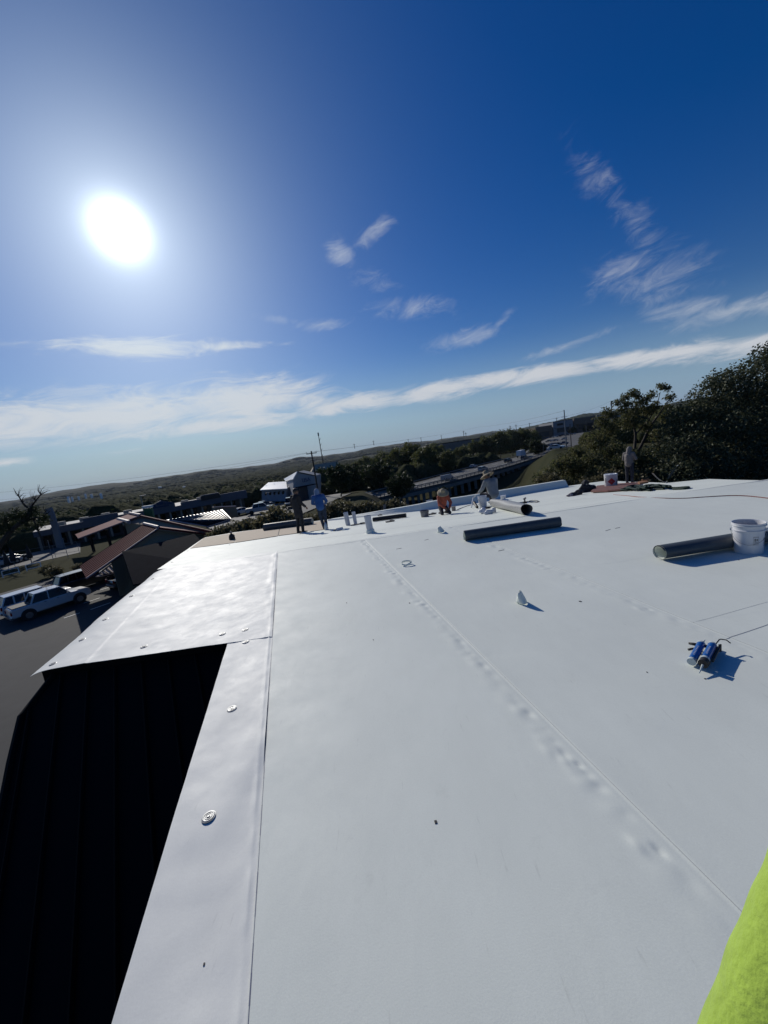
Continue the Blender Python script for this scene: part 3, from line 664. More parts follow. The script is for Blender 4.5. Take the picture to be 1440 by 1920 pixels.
lumps('plastic_bag', 'crumpled white plastic bag in front of the tall white bucket', 'plastic bag', [(906, 963, 7, 6, 6), (917, 964, 8, 5, 5), (926, 961, 4, 6, 5)], m_wplast)
pile = lumps('clothes_pile', 'heap of dark jackets at the left end of the red brown sheet', 'clothes', [(1084, 928, 10, 5, 8), (1098, 923, 11, 9, 8), (1108, 921, 8, 7, 8), (1074, 930, 7, 4, 6), (1098, 910, 6, 6, 6)], mat('dark_cloth', (.035, .035, .042), .9, nz=(5, .6), bump=(12, .8, .03)))
lumps('rag', 'light crumpled rag at the foot of the heap of jackets', 'rag', [(1069, 931, 6, 3, 5)], mat('pale_cloth', (.35, .30, .31), .9, nz=(20, .5)))
lumps('rag', 'dark rag on the rim of the tall white bucket bag', 'rag', [(912, 954, 9, 2, 5)], m_blk, group=None)
# red brown sheet under the drum
mb = MB(); w = [roof(*q) for q in ((1108, 925), (1120, 914), (1160, 910), (1200, 907.5), (1196, 917), (1180, 920.5), (1140, 923.5))]
mb.prism([q+Vector((0, 0, .03)) for q in w], (0, 0, .05)); o = mb.build('red_brown_sheet', m_red, None); tag(o, 'red brown board lying flat under the drum with the red diamond', 'board')
mb = MB(); w = [roof(*q) for q in ((1196, 911), (1212, 908.5), (1216, 911), (1200, 914))]; mb.prism([q+Vector((0, 0, .09)) for q in w], (0, 0, .06)); mb.tube([roof(1204, 911)+Vector((0, 0, .2)), roof(1217, 909)+Vector((0, 0, .18))], m2(1.5, w[0]), 8)
tag(mb.build('tool_bag', mat('tan_leather', (.22, .10, .04), .7), None), 'orange tan tool pouch at the right end of the red brown board', 'tool bag')
def hose(name, label, cat, pts, r, mt, group=None):
    ws = [roof(*q[:2])+Vector((0, 0, (q[2] if len(q) > 2 else 0)+r)) for q in pts]; ex = []
    n = len(ws)
    for i in range(n-1):
        p0, p1, p2, p3 = ws[max(0, i-1)], ws[i], ws[i+1], ws[min(n-1, i+2)]
        for k in range(6):
            t = k/6; ex.append(.5*((2*p1)+(p2-p0)*t+(2*p0-5*p1+4*p2-p3)*t*t+(3*p1-p0-3*p2+p3)*t**3))
    ex.append(ws[-1]); o = MB().tube(ex, r, 6).build(name, mt, None, smooth=True); return tag(o, label, cat, group)
hose('extension_cord', 'thin orange brown cord running right across the roof from the drum', 'cord', [(1150, 928), (1175, 930), (1200, 932.5), (1240, 934.5), (1280, 935), (1320, 932.5), (1365, 930), (1400, 930.5), (1450, 936), (1540, 948)], .008, m_rope)
r = random.Random(3); p = roof(1215, 917)
m_gh = mat('green_hose', (.006, .022, .018), .7, spec=.2)
hose('garden_hose', 'dark green hose coiled loosely on the roof right of the drum', 'hose', [(1170+i*1.7+r.uniform(-3, 3)+ (9 if i % 3 else -9), 919.5+r.uniform(-3.2, 3.0)-i*.03, r.uniform(0, .10)) for i in range(46)]+[(1262, 917), (1290, 915.5), (1286, 918), (1262, 919)], .028, m_gh)
hose('cable_coil', 'thin black cable coil right of the silvery roll', 'cable', [(975, 943), (990, 941)]+[(1001+9*math.cos(a), 941+2.2*math.sin(a)) for a in np.arange(0, 15, .6)], .012, m_blk)
hose('power_lead', 'thin black lead from the small grey tin to the roller', 'cable', [(856, 957), (868, 952), (880, 948), (890, 946)], .012, m_blk)
p = roof(888, 953); g = E('paint_roller', 'paint roller with raised handle left of the tall white bucket', 'paint roller', p)
MB().tube([roof(884, 953)+Vector((0, 0, .03)), roof(889, 949)+Vector((0, 0, .35)), roof(894, 949)+Vector((0, 0, .42))], .022, 8).build('handle', m_wplast, g, world=True)
MB().tube([roof(890, 953)+Vector((0, 0, .22)), roof(895, 953.5)+Vector((0, 0, .05))], .05, 12).build('sleeve', m_blk, g, world=True)
p = roof(984, 944); g = E('hand_drill', 'dark hand drill standing upright beside the cable coil', 'drill', p); a = m2(1, p)
MB().box(p+Vector((0, 0, a*2)), (a*7, a*5, a*3)).tube([p+Vector((0, 0, a*2)), p+Vector((a*.5, 0, a*9))], a*1.3, 10).build('body', m_blk, g, world=True); MB().tube([p+Vector((-a*2, 0, a*8)), p+Vector((a*3, 0, a*10.5))], a*1.6, 10).build('chuck', m_coat, g, world=True)
p = roof(436, 1013); a = m2(1, p); g = E('spray_bottle', 'dark squat spray can on the tan boards at the far left corner', 'spray can', p)
MB().lathe([(a*5, 0), (a*5.6, a*3), (a*5.2, a*8), (a*3.8, a*11), (a*1.6, a*12.5), (a*1.4, a*14)], n=20).build('tank', m_blk, g, smooth=True); MB().lathe([(a*1.8, a*14), (a*2, a*16.5), (a*.5, a*17.5)], n=14).tube([(0, 0, a*16), (a*3, 0, a*15)], a*.7, 8).build('pump', m_coat, g)
p = roof(612, 994); a = m2(1, p); g = E('water_jug', 'clear plastic jug beside the leg of the man in blue', 'jug', p)
MB().lathe([(a*3, 0), (a*3.4, a*1), (a*3.3, a*8), (a*1.6, a*12), (a*1.2, a*14)], n=18).build('jug', mat('clear_plastic', (.55, .6, .62), .15), g, smooth=True); MB().lathe([(a*1.5, a*13.5), (a*1.5, a*15)], n=12).build('cap', m_blue, g)
p = roof(637, 995); a = m2(1, p); g = E('heat_gun', 'white heat welder lying left of the two close vent pipes', 'heat gun', p)
MB().tube([p+Vector((-a*6, 0, a*3)), p+Vector((a*6, a*3, a*2.4))], [a*2.6, a*3.1], 12).build('barrel', m_wplast, g, world=True, smooth='auto'); MB().tube([p+Vector((a*4, 0, a*2)), p+Vector((a*8, -a*9, a*1.5))], a*1.6, 8).build('handle', m_wplast, g, world=True); MB().tube([p+Vector((-a*12, 0, a*2)), p+Vector((-a*6, 0, a*3))], a*1.0, 8).build('nozzle', m_blk, g, world=True)
for lab, px, py, w_, l_ in (('black cut strip right of the two close vent pipes', 672, 984, 28, 2), ('black cut offcut behind the thin black roll', 712, 967, 8, 2), ('black angular offcut in front of the thin black roll', 731, 979, 16, 3), ('dark trowel in front of the kneeling man', 810, 965, 14, 3)):
    p = roof(px, py); tag(MB().box(p+Vector((0, 0, .03)), (m2(w_, p), m2(l_*3, p), .02), .1).box(p+Vector((m2(w_*.3, p), 0, .05)), (m2(w_*.3, p), m2(l_*4, p), .02), .5).build('rubber_offcut' if 'trowel' not in lab else 'trowel', m_blk, None, bevel=.004), lab, 'offcut' if 'trowel' not in lab else 'trowel', 'dark offcuts and tools on the roof')
# bent flashing at the far right edge
p = roof(1252, 905.3); a = m2(1, p); g = E('bent_flashing', 'bent metal flashing sticking up at the roof edge under the big tree', 'flashing', p)
P = np.zeros((14, 4, 3))
for i in range(14):
    k = i/13; x = -26+24*k; z = 20*(1-k)**1.6+1
    for j in range(4): P[i, j] = (p.x+a*x, p.y+a*(j*2-1), p.z+a*(z+j*.4))
grid_obj('folded_strip', P, m_coat, g, thick=.01)
P = np.zeros((14, 6, 3))
for i in range(14):
    k = i/13; w = math.sin(math.pi*min(1, k*.97+.02))**.7*7
    for j in range(6): P[i, j] = (p.x+a*(2+22*k**1.2+(j/5-.5)*w), p.y+a*(3+j), p.z+a*(1+29*k-(j/5-.5)*w*.5))
grid_obj('upturned_sheet', P, m_roll, g, thick=.01)

# ------------------------------------------------------------------ people
def cap(mb, a, ra, b, rb, n=14):
    a, b = Vector(a), Vector(b); d = b-a; l = d.length
    if l < 1e-6: return mb.ell(a, (ra,)*3)
    d /= l; pts = []; rs = []
    for k in range(4): t = math.pi/2*(1-k/4); pts.append(a-d*ra*math.sin(t)); rs.append(max(ra*math.cos(t), ra*.02))
    for k in range(4): pts.append(a+d*l*k/3); rs.append(ra+(rb-ra)*k/3)
    for k in range(1, 5): t = math.pi/2*k/4; pts.append(b+d*rb*math.sin(t)); rs.append(max(rb*math.cos(t), rb*.02))
    return mb.tube(pts, rs, n)
def fuse(mb, name, mt, parent, vox, smooth_it=3, **tg):
    o = mb.build(name, mt, parent, smooth=False)
    r = o.modifiers.new('r', 'REMESH'); r.mode = 'VOXEL'; r.voxel_size = vox; r.use_smooth_shade = True
    sm = o.modifiers.new('s', 'SMOOTH'); sm.iterations = smooth_it; sm.factor = .5
    return tag(o, **tg)
STAND = dict(pelvis=(0, 0, .95), chest=(0, 0, 1.30), neck=(0, 0, 1.47), head=(0, .025, 1.62), sh=(.185, 0, 1.42), el=(.25, -.02, 1.14), wr=(.26, .10, .92), hip=(.095, 0, .93), kn=(.11, .02, .50), an=(.11, -.02, .09), toe=(.13, .15, .035))
def person(label, loc, rot, scale, pose, top_m, trouser_m, boot_m, hood=None, hat=None, hair=False, bulk=1.0, coat=False):
    J = {}
    for k, v in STAND.items():
        if k in ('sh', 'el', 'wr', 'hip', 'kn', 'an', 'toe'):
            for s_, n_ in ((1, 'R'), (-1, 'L')): J[k+n_] = Vector((v[0]*s_, v[1], v[2]))
        else: J[k] = Vector(v)
    for k, v in pose.items(): J[k] = Vector(v)
    t = E('person', label, 'person', loc, rot, 'roofers at work'); t.scale = (scale,)*3
    mb = MB(); hd = J['head']; nk = J['neck']; up = (hd-nk).normalized()
    cap(mb, J['pelvis'], .13, J['chest'], .135); cap(mb, J['chest'], .12, nk, .065); cap(mb, nk, .055, hd, .055)
    f = pose.get('face', (0, 1, 0)); f = Vector(f).normalized(); sd = f.cross(up).normalized(); f = up.cross(sd).normalized()
    mb.ell((0, 0, 0), (.076, .096, .115), 18, 12); n_ = 18*13
    for i in range(len(mb.v)-n_, len(mb.v)):
        v = mb.v[i]; mb.v[i] = tuple(hd+sd*v[0]+f*v[1]+up*v[2])
    cap(mb, hd+f*.09-up*.0, .012, hd+f*.107-up*.03, .015); cap(mb, hd+f*.075-up*.085, .03, hd+f*.07-up*.08, .03)
    cap(mb, hd+f*.088-up*.058-sd*.018, .008, hd+f*.088-up*.058+sd*.018, .008)
    for s_ in (-1, 1): cap(mb, hd+sd*.076*s_+up*.02, .014, hd+sd*.078*s_-up*.025, .011); cap(mb, hd+f*.083+sd*.03*s_+up*.01, .012, hd+f*.083+sd*.03*s_+up*.01+sd*.001, .012)
    cl = MB(); tr = MB(); bt = MB()
    for n_, s_ in (('R', 1), ('L', -1)):
        sh, el, wr = J['sh'+n_], J['el'+n_], J['wr'+n_]
        cap(mb, J['chest'], .10, sh, .055); cap(mb, sh, .052, el, .04); cap(mb, el, .04, wr, .027)
        cap(cl, J['chest'], .125*bulk, sh, .068*bulk); cap(cl, sh, .070*bulk, el, .057*bulk); cap(cl, el, .057*bulk, wr-(wr-el).normalized()*.01, .043*bulk); cap(cl, wr-(wr-el).normalized()*.05, .046*bulk, wr-(wr-el).normalized()*.02, .046*bulk)
        hdv = (pose.get('hand'+n_) and Vector(pose['hand'+n_]).normalized()) or (wr-el).normalized()
        side = hdv.cross(Vector((0, 1, .3))).normalized()
        if side.length < .1: side = Vector((1, 0, 0))
        nrm = hdv.cross(side).normalized()*s_
        for q in (-.028, -.010, .010, .028): cap(mb, wr+hdv*.01+side*q*.6, .015, wr+hdv*.085+side*q, .014, 8)
        for q, l_ in ((-.033, .034), (-.011, .042), (.011, .045), (.033, .038)):
            k0 = wr+hdv*.09+side*q; k1 = k0+(hdv*.9+nrm*.35)*l_; k2 = k1+(hdv*.4+nrm*.9)*l_*.8
            cap(mb, k0, .0105, k1, .0095, 7); cap(mb, k1, .0095, k2, .008, 7)
        th = -1 if s_ > 0 else 1; k0 = wr+hdv*.035+side*.03*th; k1 = k0+hdv*.03+side*.035*th+nrm*.01; cap(mb, k0, .014, k1, .011, 7); cap(mb, k1, .011, k1+hdv*.03+side*.005*th+nrm*.015, .009, 7)
        hp, kn, an, toe = J['hip'+n_], J['kn'+n_], J['an'+n_], J['toe'+n_]
        cap(mb, hp, .085, kn, .055); cap(mb, kn, .052, an, .037); cap(mb, an, .036, toe, .03)
        cap(tr, J['pelvis'], .135, hp, .10); cap(tr, hp, .102, kn, .072); cap(tr, kn, .070, an+(kn-an).normalized()*.04, .058)
        cap(bt, an+(kn-an).normalized()*.08, .052, an-Vector((0, 0, .025)), .048); cap(bt, an-Vector((0, 0, .035))-(toe-an)*.2, .045, toe, .038)
    cap(cl, J['pelvis']+Vector((0, 0, .02)), .155*bulk, J['chest'], .158*bulk); cap(cl, J['chest'], .150*bulk, nk-up*.03, .085); cap(cl, J['shL'], .07*bulk, J['shR'], .07*bulk)
    if coat: cap(cl, J['pelvis'], .16, (J['hipR']+J['hipL'])/2+((J['knR']+J['knL'])/2-(J['hipR']+J['hipL'])/2)*.35, .17)
    fuse(mb, 'body', m_skin, t, .0075/scale**.5, 1)
    j = fuse(cl, 'jacket', top_m, t, .014); fuse(tr, 'trousers', trouser_m, t, .014); fuse(bt, 'boots', boot_m, t, .012)
    if hood:
        h = MB(); cap(h, nk-up*.02-f*.02, .10, hd-f*.018+up*.01, .112); h.ell(tuple(hd-f*.012+up*.025), (.108, .118, .122)); fuse(h, 'hood', hood, t, .012)
    if hat == 'straw':
        P_ = [(.001, .16), (.05, .155), (.085, .13), (.098, .04), (.105, .02), (.17, .005), (.235, -.025), (.25, -.045), (.245, -.05), (.17, -.008), (.10, .0), (.001, .0)]
        h = MB().lathe(P_, n=28, caps=False); h.v = [tuple(hd+up*.05+sd*v[0]+f*v[1]*1.05+up*v[2]*(1+.0)-up*abs(v[0])*.12) for v in h.v]
        h.build('straw_hat', mat('straw', (.33, .27, .18), .85, nz=(20, .35)), t, smooth=True)
    if hat == 'cap':
        h = MB().ell(tuple(hd+up*.045), (.088, .104, .085), 18, 10); cap(h, hd+f*.08+up*.045, .02, hd+f*.155+up*.03, .018); cap(h, hd+f*.09+up*.045-sd*.04, .012, hd+f*.13+up*.035-sd*.03, .012); cap(h, hd+f*.09+up*.045+sd*.04, .012, hd+f*.13+up*.035+sd*.03, .012); fuse(h, 'cap', boot_m, t, .011)
    if hair:
        h = MB().ell(tuple(hd+up*.02-f*.02), (.084, .10, .108), 18, 10); fuse(h, 'hair', m_blk, t, .012)
    return t
c_blk = mat('black_cloth', (.018, .018, .022), .9, nz=(8, .3), bump=(15, .5, .02)); c_blue = mat('blue_cloth', (.026, .105, .31), .85, nz=(6, .35), bump=(14, .7, .03))
c_jean = mat('denim', (.03, .045, .075), .9, nz=(12, .35), bump=(16, .5, .02)); c_or = mat('orange_cloth', (.42, .10, .055), .85, nz=(5, .25), bump=(12, .8, .03))
c_gr = mat('grey_cloth', (.23, .25, .27), .9, nz=(5, .3), bump=(12, .8, .03)); c_lb = mat('pale_hood_cloth', (.22, .28, .38), .9); c_dk = mat('dark_trousers', (.03, .032, .045), .9, nz=(8, .3)); c_tan = mat('taupe_cloth', (.20, .18, .17), .9, nz=(6, .3), bump=(12, .7, .03))
def sc_for(p, pxh, h=1.75): return m2(pxh, p)/h
p = roof(566, 1000); person('man all in black with a cap standing at the left edge of the crew', p, rad(-35), sc_for(p, 86), dict(wrR=(.22, .20, 1.0), elR=(.25, .0, 1.16), face=(.4, 1, -.3), anL=(-.12, -.06, .09), toeL=(-.16, .10, .035), head=(0, .05, 1.61)), c_blk, c_blk, c_blk, hat='cap', hair=True, coat=True, bulk=1.1)
p = roof(609, 993.5); person('man in a blue hoodie and jeans bending his head beside the man in black', p, rad(4), sc_for(p, 77, 1.66), dict(pelvis=(-.02, -.04, .95), chest=(-.06, .06, 1.28), neck=(-.08, .14, 1.42), head=(-.09, .22, 1.54), shR=(.13, .08, 1.38), shL=(-.25, .08, 1.38), elR=(.24, .12, 1.14), elL=(-.32, .12, 1.12), wrR=(.16, .34, 1.02), wrL=(-.16, .36, 1.02), face=(0, .7, -.8), knR=(.10, .0, .5), anR=(.09, -.02, .09), toeR=(.11, .14, .035), anL=(-.02, .05, .09), knL=(-.07, .04, .5), toeL=(-.02, .2, .035)), c_blue, c_jean, c_blk, hood=c_lb, bulk=1.12)
p = roof(833, 964.5); person('kneeling man in orange with a straw sun hat', p, rad(190), sc_for(p, 50, 1.16), dict(pelvis=(0, -.15, .36), chest=(0, .05, .70), neck=(0, .14, .86), head=(.02, .22, .98), shR=(.19, .08, .80), shL=(-.19, .08, .80), elR=(.25, .25, .55), elL=(-.27, .22, .52), wrR=(.10, .42, .36), wrL=(-.13, .42, .34), face=(0, .8, -.7), hipR=(.10, -.12, .33), hipL=(-.10, -.12, .33), knR=(.17, .26, .10), knL=(-.17, .26, .10), anR=(.12, -.18, .08), anL=(-.12, -.18, .08), toeR=(.12, -.32, .04), toeL=(-.12, -.32, .04)), c_or, c_dk, c_blk, hat='straw', hair=True, bulk=1.2)
p = roof(925, 947); person('man in a grey hoodie and straw sun hat seated beside the silvery roll', p, rad(20), sc_for(p, 62, 1.20), dict(pelvis=(0, -.08, .42), chest=(0, .02, .78), neck=(-.02, .08, .95), head=(-.04, .15, 1.08), shR=(.20, .02, .90), shL=(-.20, .04, .90), elR=(.26, .10, .62), elL=(-.30, .16, .62), wrR=(.12, .32, .48), wrL=(-.30, .36, .50), face=(-.8, .6, -.4), hipR=(.10, -.05, .38), hipL=(-.10, -.05, .38), knR=(.20, .36, .36), knL=(-.22, .34, .40), anR=(.16, .34, .08), anL=(-.26, .28, .08), toeR=(.18, .48, .035), toeL=(-.30, .42, .035)), c_gr, c_dk, c_blk, hood=None, hat='straw', hair=True, bulk=1.25)
p = roof(1181, 907.5); person('man in a taupe hoodie standing with folded arms under the big tree', p, rad(-60), sc_for(p, 70, 1.75), dict(elR=(.27, .06, 1.16), elL=(-.27, .06, 1.16), wrR=(.02, .24, 1.18), wrL=(-.02, .25, 1.12), handR=(-1, .1, 0), handL=(1, .1, 0), face=(0, 1, -.4), head=(0, .06, 1.60)), c_tan, c_dk, c_blk, hood=c_tan, bulk=1.15)
# arm of the person taking the picture
m_lime = mat('lime_fleece', (.36, .52, .06), .95, nz=(22, .25), bump=(90, .8, .004), sheen=.2)
ph = E('person', 'arm of a person in a lime yellow fleece sleeve at the lower right corner', 'person', dep(1500, 2100, .55))
A_ = [dep(1652+(1503-1652)*k, 1552+390*k, .46-.018*k) for k in (-.8, -.3, 0, .35, .7, 1.05, 1.5, 2.0)]
mb = MB(); ex = []; rs = []
for i in range(len(A_)-1):
    for k in range(8): ex.append(A_[i].lerp(A_[i+1], k/8)); q = (i*8+k); rs.append(.0735+.0008*math.sin(q*.9)+.0007*math.sin(q*.37+1))
mb.tube(ex, rs, 48); mb.build('sleeve', m_lime, ph, smooth='auto', world=True)
mb = MB(); w0 = A_[0]; dr = (A_[0]-A_[1]).normalized(); sdv = dr.cross(Fw).normalized(); nv = sdv.cross(dr).normalized()
cap(mb, A_[1], .036, w0+dr*.02, .028)
for q in (-.03, -.01, .01, .03): cap(mb, w0+dr*.02+sdv*q*.6, .016, w0+dr*.10+sdv*q, .014)
for q, l_ in ((-.033, .036), (-.011, .044), (.011, .046), (.033, .04)):
    k0 = w0+dr*.105+sdv*q; k1 = k0+(dr*.9+nv*.4)*l_; cap(mb, k0, .010, k1, .009, 8); cap(mb, k1, .009, k1+(dr*.4+nv*.9)*l_*.8, .008, 8)
cap(mb, w0+dr*.04+sdv*.03, .014, w0+dr*.075+sdv*.07, .011, 8); cap(mb, w0+dr*.075+sdv*.07, .011, w0+dr*.105+sdv*.075+nv*.01, .009, 8)
mb.v = [tuple(Vector(v)-ph.location) for v in mb.v]; fuse(mb, 'hand', m_skin, ph, .005, 1)
# ------------------------------------------------------------------ vegetation
LM = dict(oak=leafmat('oak_leaf', (.034, .044, .020), (.13, .14, .08), .28), feather=leafmat('locust_leaf', (.06, .075, .025), (.15, .14, .07), .45),
          willow=leafmat('olive_leaf', (.075, .090, .030), (.125, .130, .050), .35), dark=leafmat('dark_leaf', (.018, .030, .012), (.045, .060, .022), .25), scrub=leafmat('scrub_leaf', (.07, .072, .035), (.19, .165, .095), .4))
def leaf_mesh(name, clumps, n, size, mt, seed=0, shell=.55, asp=.55, droop=0):
    r = np.random.default_rng(seed); C = np.array([c[:3] for c in clumps], float); R = np.array([c[3:6] if len(c) > 4 else (c[3],)*3 for c in clumps], float)
    w = (R.prod(1))**.72; w /= w.sum(); k = r.choice(len(C), n, p=w)
    d = r.normal(size=(n, 3)); d /= np.linalg.norm(d, axis=1)[:, None]; q = r.random(n)**shell
    q *= 1+.13*np.sin(d[:, 0]*5+k)+.12*np.sin(d[:, 2]*7+k*2)+.10*np.sin(d[:, 1]*9+k*3)
    P = C[k]+d*R[k]*q[:, None]
    a = r.normal(size=(n, 3)); a[:, 2] -= droop; a /= np.linalg.norm(a, axis=1)[:, None]; b = np.cross(a, r.normal(size=(n, 3))); b /= np.linalg.norm(b, axis=1)[:, None]
    s = size*(.6+.8*r.random(n))[:, None]; v = np.stack([P-a*s, P+b*s*asp, P+a*s, P-b*s*asp], 1).reshape(-1, 3)
    me = bpy.data.meshes.new(name); me.vertices.add(4*n); me.vertices.foreach_set('co', v.astype(np.float32).ravel())
    me.loops.add(4*n); me.loops.foreach_set('vertex_index', np.arange(4*n, dtype=np.int32)); me.polygons.add(n)
    me.polygons.foreach_set('loop_start', np.arange(0, 4*n, 4, dtype=np.int32)); me.update(calc_edges=True); me.validate(); me.materials.append(mt); return me
def mk(name, me, parent=None):
    o = bpy.data.objects.new(name, me); COL.objects.link(o); o.parent = parent; return o
def crown_clumps(r, h, n, seed, squash=.7):
    g = random.Random(seed); out = [(0, 0, h-r*squash, r*.62, r*.62, r*.55)]
    for i in range(n):
        a = 2.4*i+g.random(); k = (i+.5)/n; z = h-r*squash*2*k*.92; q = r*math.sqrt(max(.05, 1-(1-2*k)**2))*.62*g.uniform(.8, 1.15); s = r*g.uniform(.26, .42)
        out.append((q*math.cos(a), q*math.sin(a), z, s, s, s*.8))
    return out
def limb(mb, a, b, ra, rb, sd, n=6):
    g = random.Random(sd); a, b = Vector(a), Vector(b); L_ = (b-a).length; pts = [a.lerp(b, k/5)+Vector((g.uniform(-1, 1), g.uniform(-1, 1), g.uniform(-.4, .8)))*L_*.06*math.sin(math.pi*k/5) for k in range(6)]
    mb.tube(pts, [ra+(rb-ra)*k/5 for k in range(6)], n)
def proto(kind, r, h, nl, size, seed, n=14, trunk=True, squash=.7, tr=.25):
    cl = crown_clumps(r, h, n, seed, squash); lm = leaf_mesh('crown', cl, nl, size, LM[kind], seed)
    mb = MB(); limb(mb, (0, 0, -1.5), (0, 0, h-r*squash*1.6), tr, tr*.7, seed)
    for c in cl[1::3]: limb(mb, (0, 0, h-r*squash*1.7), c[:3], tr*.5, .05, seed+3, 5)
    tm = mb.build('trunk', m_bark, None, smooth=True); me = tm.data; bpy.data.objects.remove(tm); return lm, me
def plant(name, label, cat, loc, s, pr, group, rot=None, sz=1.0):
    t = E(name, label, cat, loc, random.random()*6 if rot is None else rot, group); t.scale = (s, s, s*sz); mk('crown', pr[0], t); mk('trunk', pr[1], t); return t
# mid-distance olive green trees behind the highway
PW = [proto('willow', 6.5, 12, 5200, .42, 11+i, 16) for i in range(3)]; PD = [proto('dark', 5.2, 9.5, 3800, .36, 21+i, 13) for i in range(2)]
LBL = ['olive green tree, %s in the row behind the highway']
W_ = [(668, 893, 26, 'first, farthest left'), (690, 890, 32, 'second from the left'), (722, 890, 40, 'third from the left'), (752, 893, 46, 'fourth, round and pale'), (778, 890, 52, 'fifth, the tallest rounded one'), (803, 893, 50, 'sixth, just left of the white van'), (842, 886, 38, 'seventh, small and round at the road'),
      (822, 876, 40, 'behind the seventh, taller'), (868, 872, 34, 'eighth, in the brushy middle'), (893, 866, 36, 'ninth, right of the middle'), (916, 862, 40, 'tenth, near the dark car'), (940, 855, 42, 'eleventh, in the dense right clump'), (962, 850, 40, 'twelfth, in the dense right clump'), (985, 845, 38, 'thirteenth, near the white truck'), (1000, 838, 30, 'last on the right before the car park')]
for i, (px, py, hp_, w_) in enumerate(W_):
    p = gnd(px, py+6); d = (p-CAM).dot(Fw); h = hp_*d/F
    plant('olive_tree', 'tree row behind the highway: '+w_, 'tree', p, h/12*1.12, PW[i % 3], 'tree row behind the highway')
for px, py, hp_, w_ in [(641, 932, 58, 'round dark tree just right of the white gabled building'), (657, 925, 50, 'round dark tree with a thin trunk at the roadside verge'), (672, 920, 44, 'dark tree right end of the pair on the verge'), (713, 930, 62, 'dark round tree on a bare trunk beside the guard rail'), (610, 925, 44, 'dark bushy tree behind the man in blue'), (625, 918, 36, 'small dark tree left of the verge pair'), (1006, 858, 30, 'dark tree right of the box truck'), (997, 852, 28, 'dark tree behind the box truck'), (1016, 852, 20, 'small dark tree at the end of the bridge'), (692, 905, 34, 'dark tree under the pale ones left of the road')]:
    p = gnd(px, py); h = hp_*(p-CAM).dot(Fw)/F; plant('round_tree', w_, 'tree', p, h/9.5*1.0, PD[px % 2], 'dark round trees by the road')
for px, py, hp_, w_ in [(755, 937, 44, 'dark shrubby tree growing against the guard rail'), (735, 925, 36, 'leafy bush left of the guard rail tree'), (775, 930, 24, 'low bush between guard rail and tree'), (832, 930, 20, 'low growth under the bridge left of the piers')]:
    p = gnd(px, py+10) if px != 755 else at(755, 945, -12.5); h = hp_*(p-CAM).dot(Fw)/F; plant('rail_tree', w_, 'tree', p, h/9.5*1.25, PD[px % 2], 'growth beside the highway rail')
# brush just beyond our roof edge
PB = [proto('scrub', 2.4, 3.2, 2600, .16, 41+i, 12, squash=.55, tr=.06) for i in range(2)]
BW = ['behind the far corner boards', 'left of the long dark roll', 'above the left end of the long dark roll', 'above the middle of the long dark roll', 'left of the man in black', 'between the man in black and the man in blue', 'right of the man in blue', 'left of the two close vent pipes', 'behind the two close vent pipes', 'right of the two close vent pipes', 'behind the single vent pipe', 'right of the single vent pipe', 'behind the parapet stub', 'far left beside the tan parapet building']
for i, (px, py) in enumerate([(428, 992), (455, 984), (482, 974), (508, 964), (535, 965), (586, 962), (625, 948), (648, 945), (668, 945), (690, 945), (712, 945), (735, 945), (757, 948), (415, 996)]):
    d = 40 if px < 560 else 46; p = dep(px, py+(i*37 % 11)-1, d); z = G(p.x, p.y); s = (p.z-z)/3.0
    t = plant('scrub_bush', 'dry olive brush '+BW[i], 'bush', (p.x, p.y, z), s*1.0, PB[i % 2], 'brush beyond the roof edge')
# great oak at the right
def px_clumps(L_, base):
    out = []
    for px, py, d, r in L_: p = dep(px, py, d)-base; rr_ = r*d/F; out.append((p.x, p.y, p.z, rr_, rr_*.95, rr_*.9))
    return out
p0 = dep(1450, 1000, 24); ob = Vector((p0.x, p0.y, -7.2)); OK = E('oak_tree', 'great dark oak crown filling the right edge above the roof', 'tree', ob)
oc = px_clumps([(1470, 700, 22, 62), (1432, 672, 22, 30), (1400, 730, 22, 60), (1350, 745, 22, 50), (1310, 775, 22, 42), (1280, 790, 22, 36), (1375, 712, 22, 30), (1335, 720, 22, 22), (1440, 800, 21, 75), (1370, 810, 21, 62), (1310, 840, 21, 52), (1265, 850, 21, 44), (1400, 880, 20, 60), (1330, 890, 20, 50), (1270, 895, 20, 42), (1225, 890, 21, 30), (1500, 760, 22, 90), (1560, 720, 22, 110), (1500, 880, 20, 80), (1255, 815, 22, 22), (1600, 850, 20, 120), (1460, 655, 23, 26), (1420, 930, 20, 50), (1340, 925, 20, 40)], ob)
mk('crown', leaf_mesh('crown', oc, 85000, .07, LM['oak'], 5, .40), OK)
mb = MB(); limb(mb, (0, 0, -.5), (0, 0, 5), .5, .4, 1, 10)
for i, c in enumerate(oc): limb(mb, (0, 0, 4.5), c[:3], .16, .03, i+5)
mb.build('trunk', m_bark, OK, smooth=True)
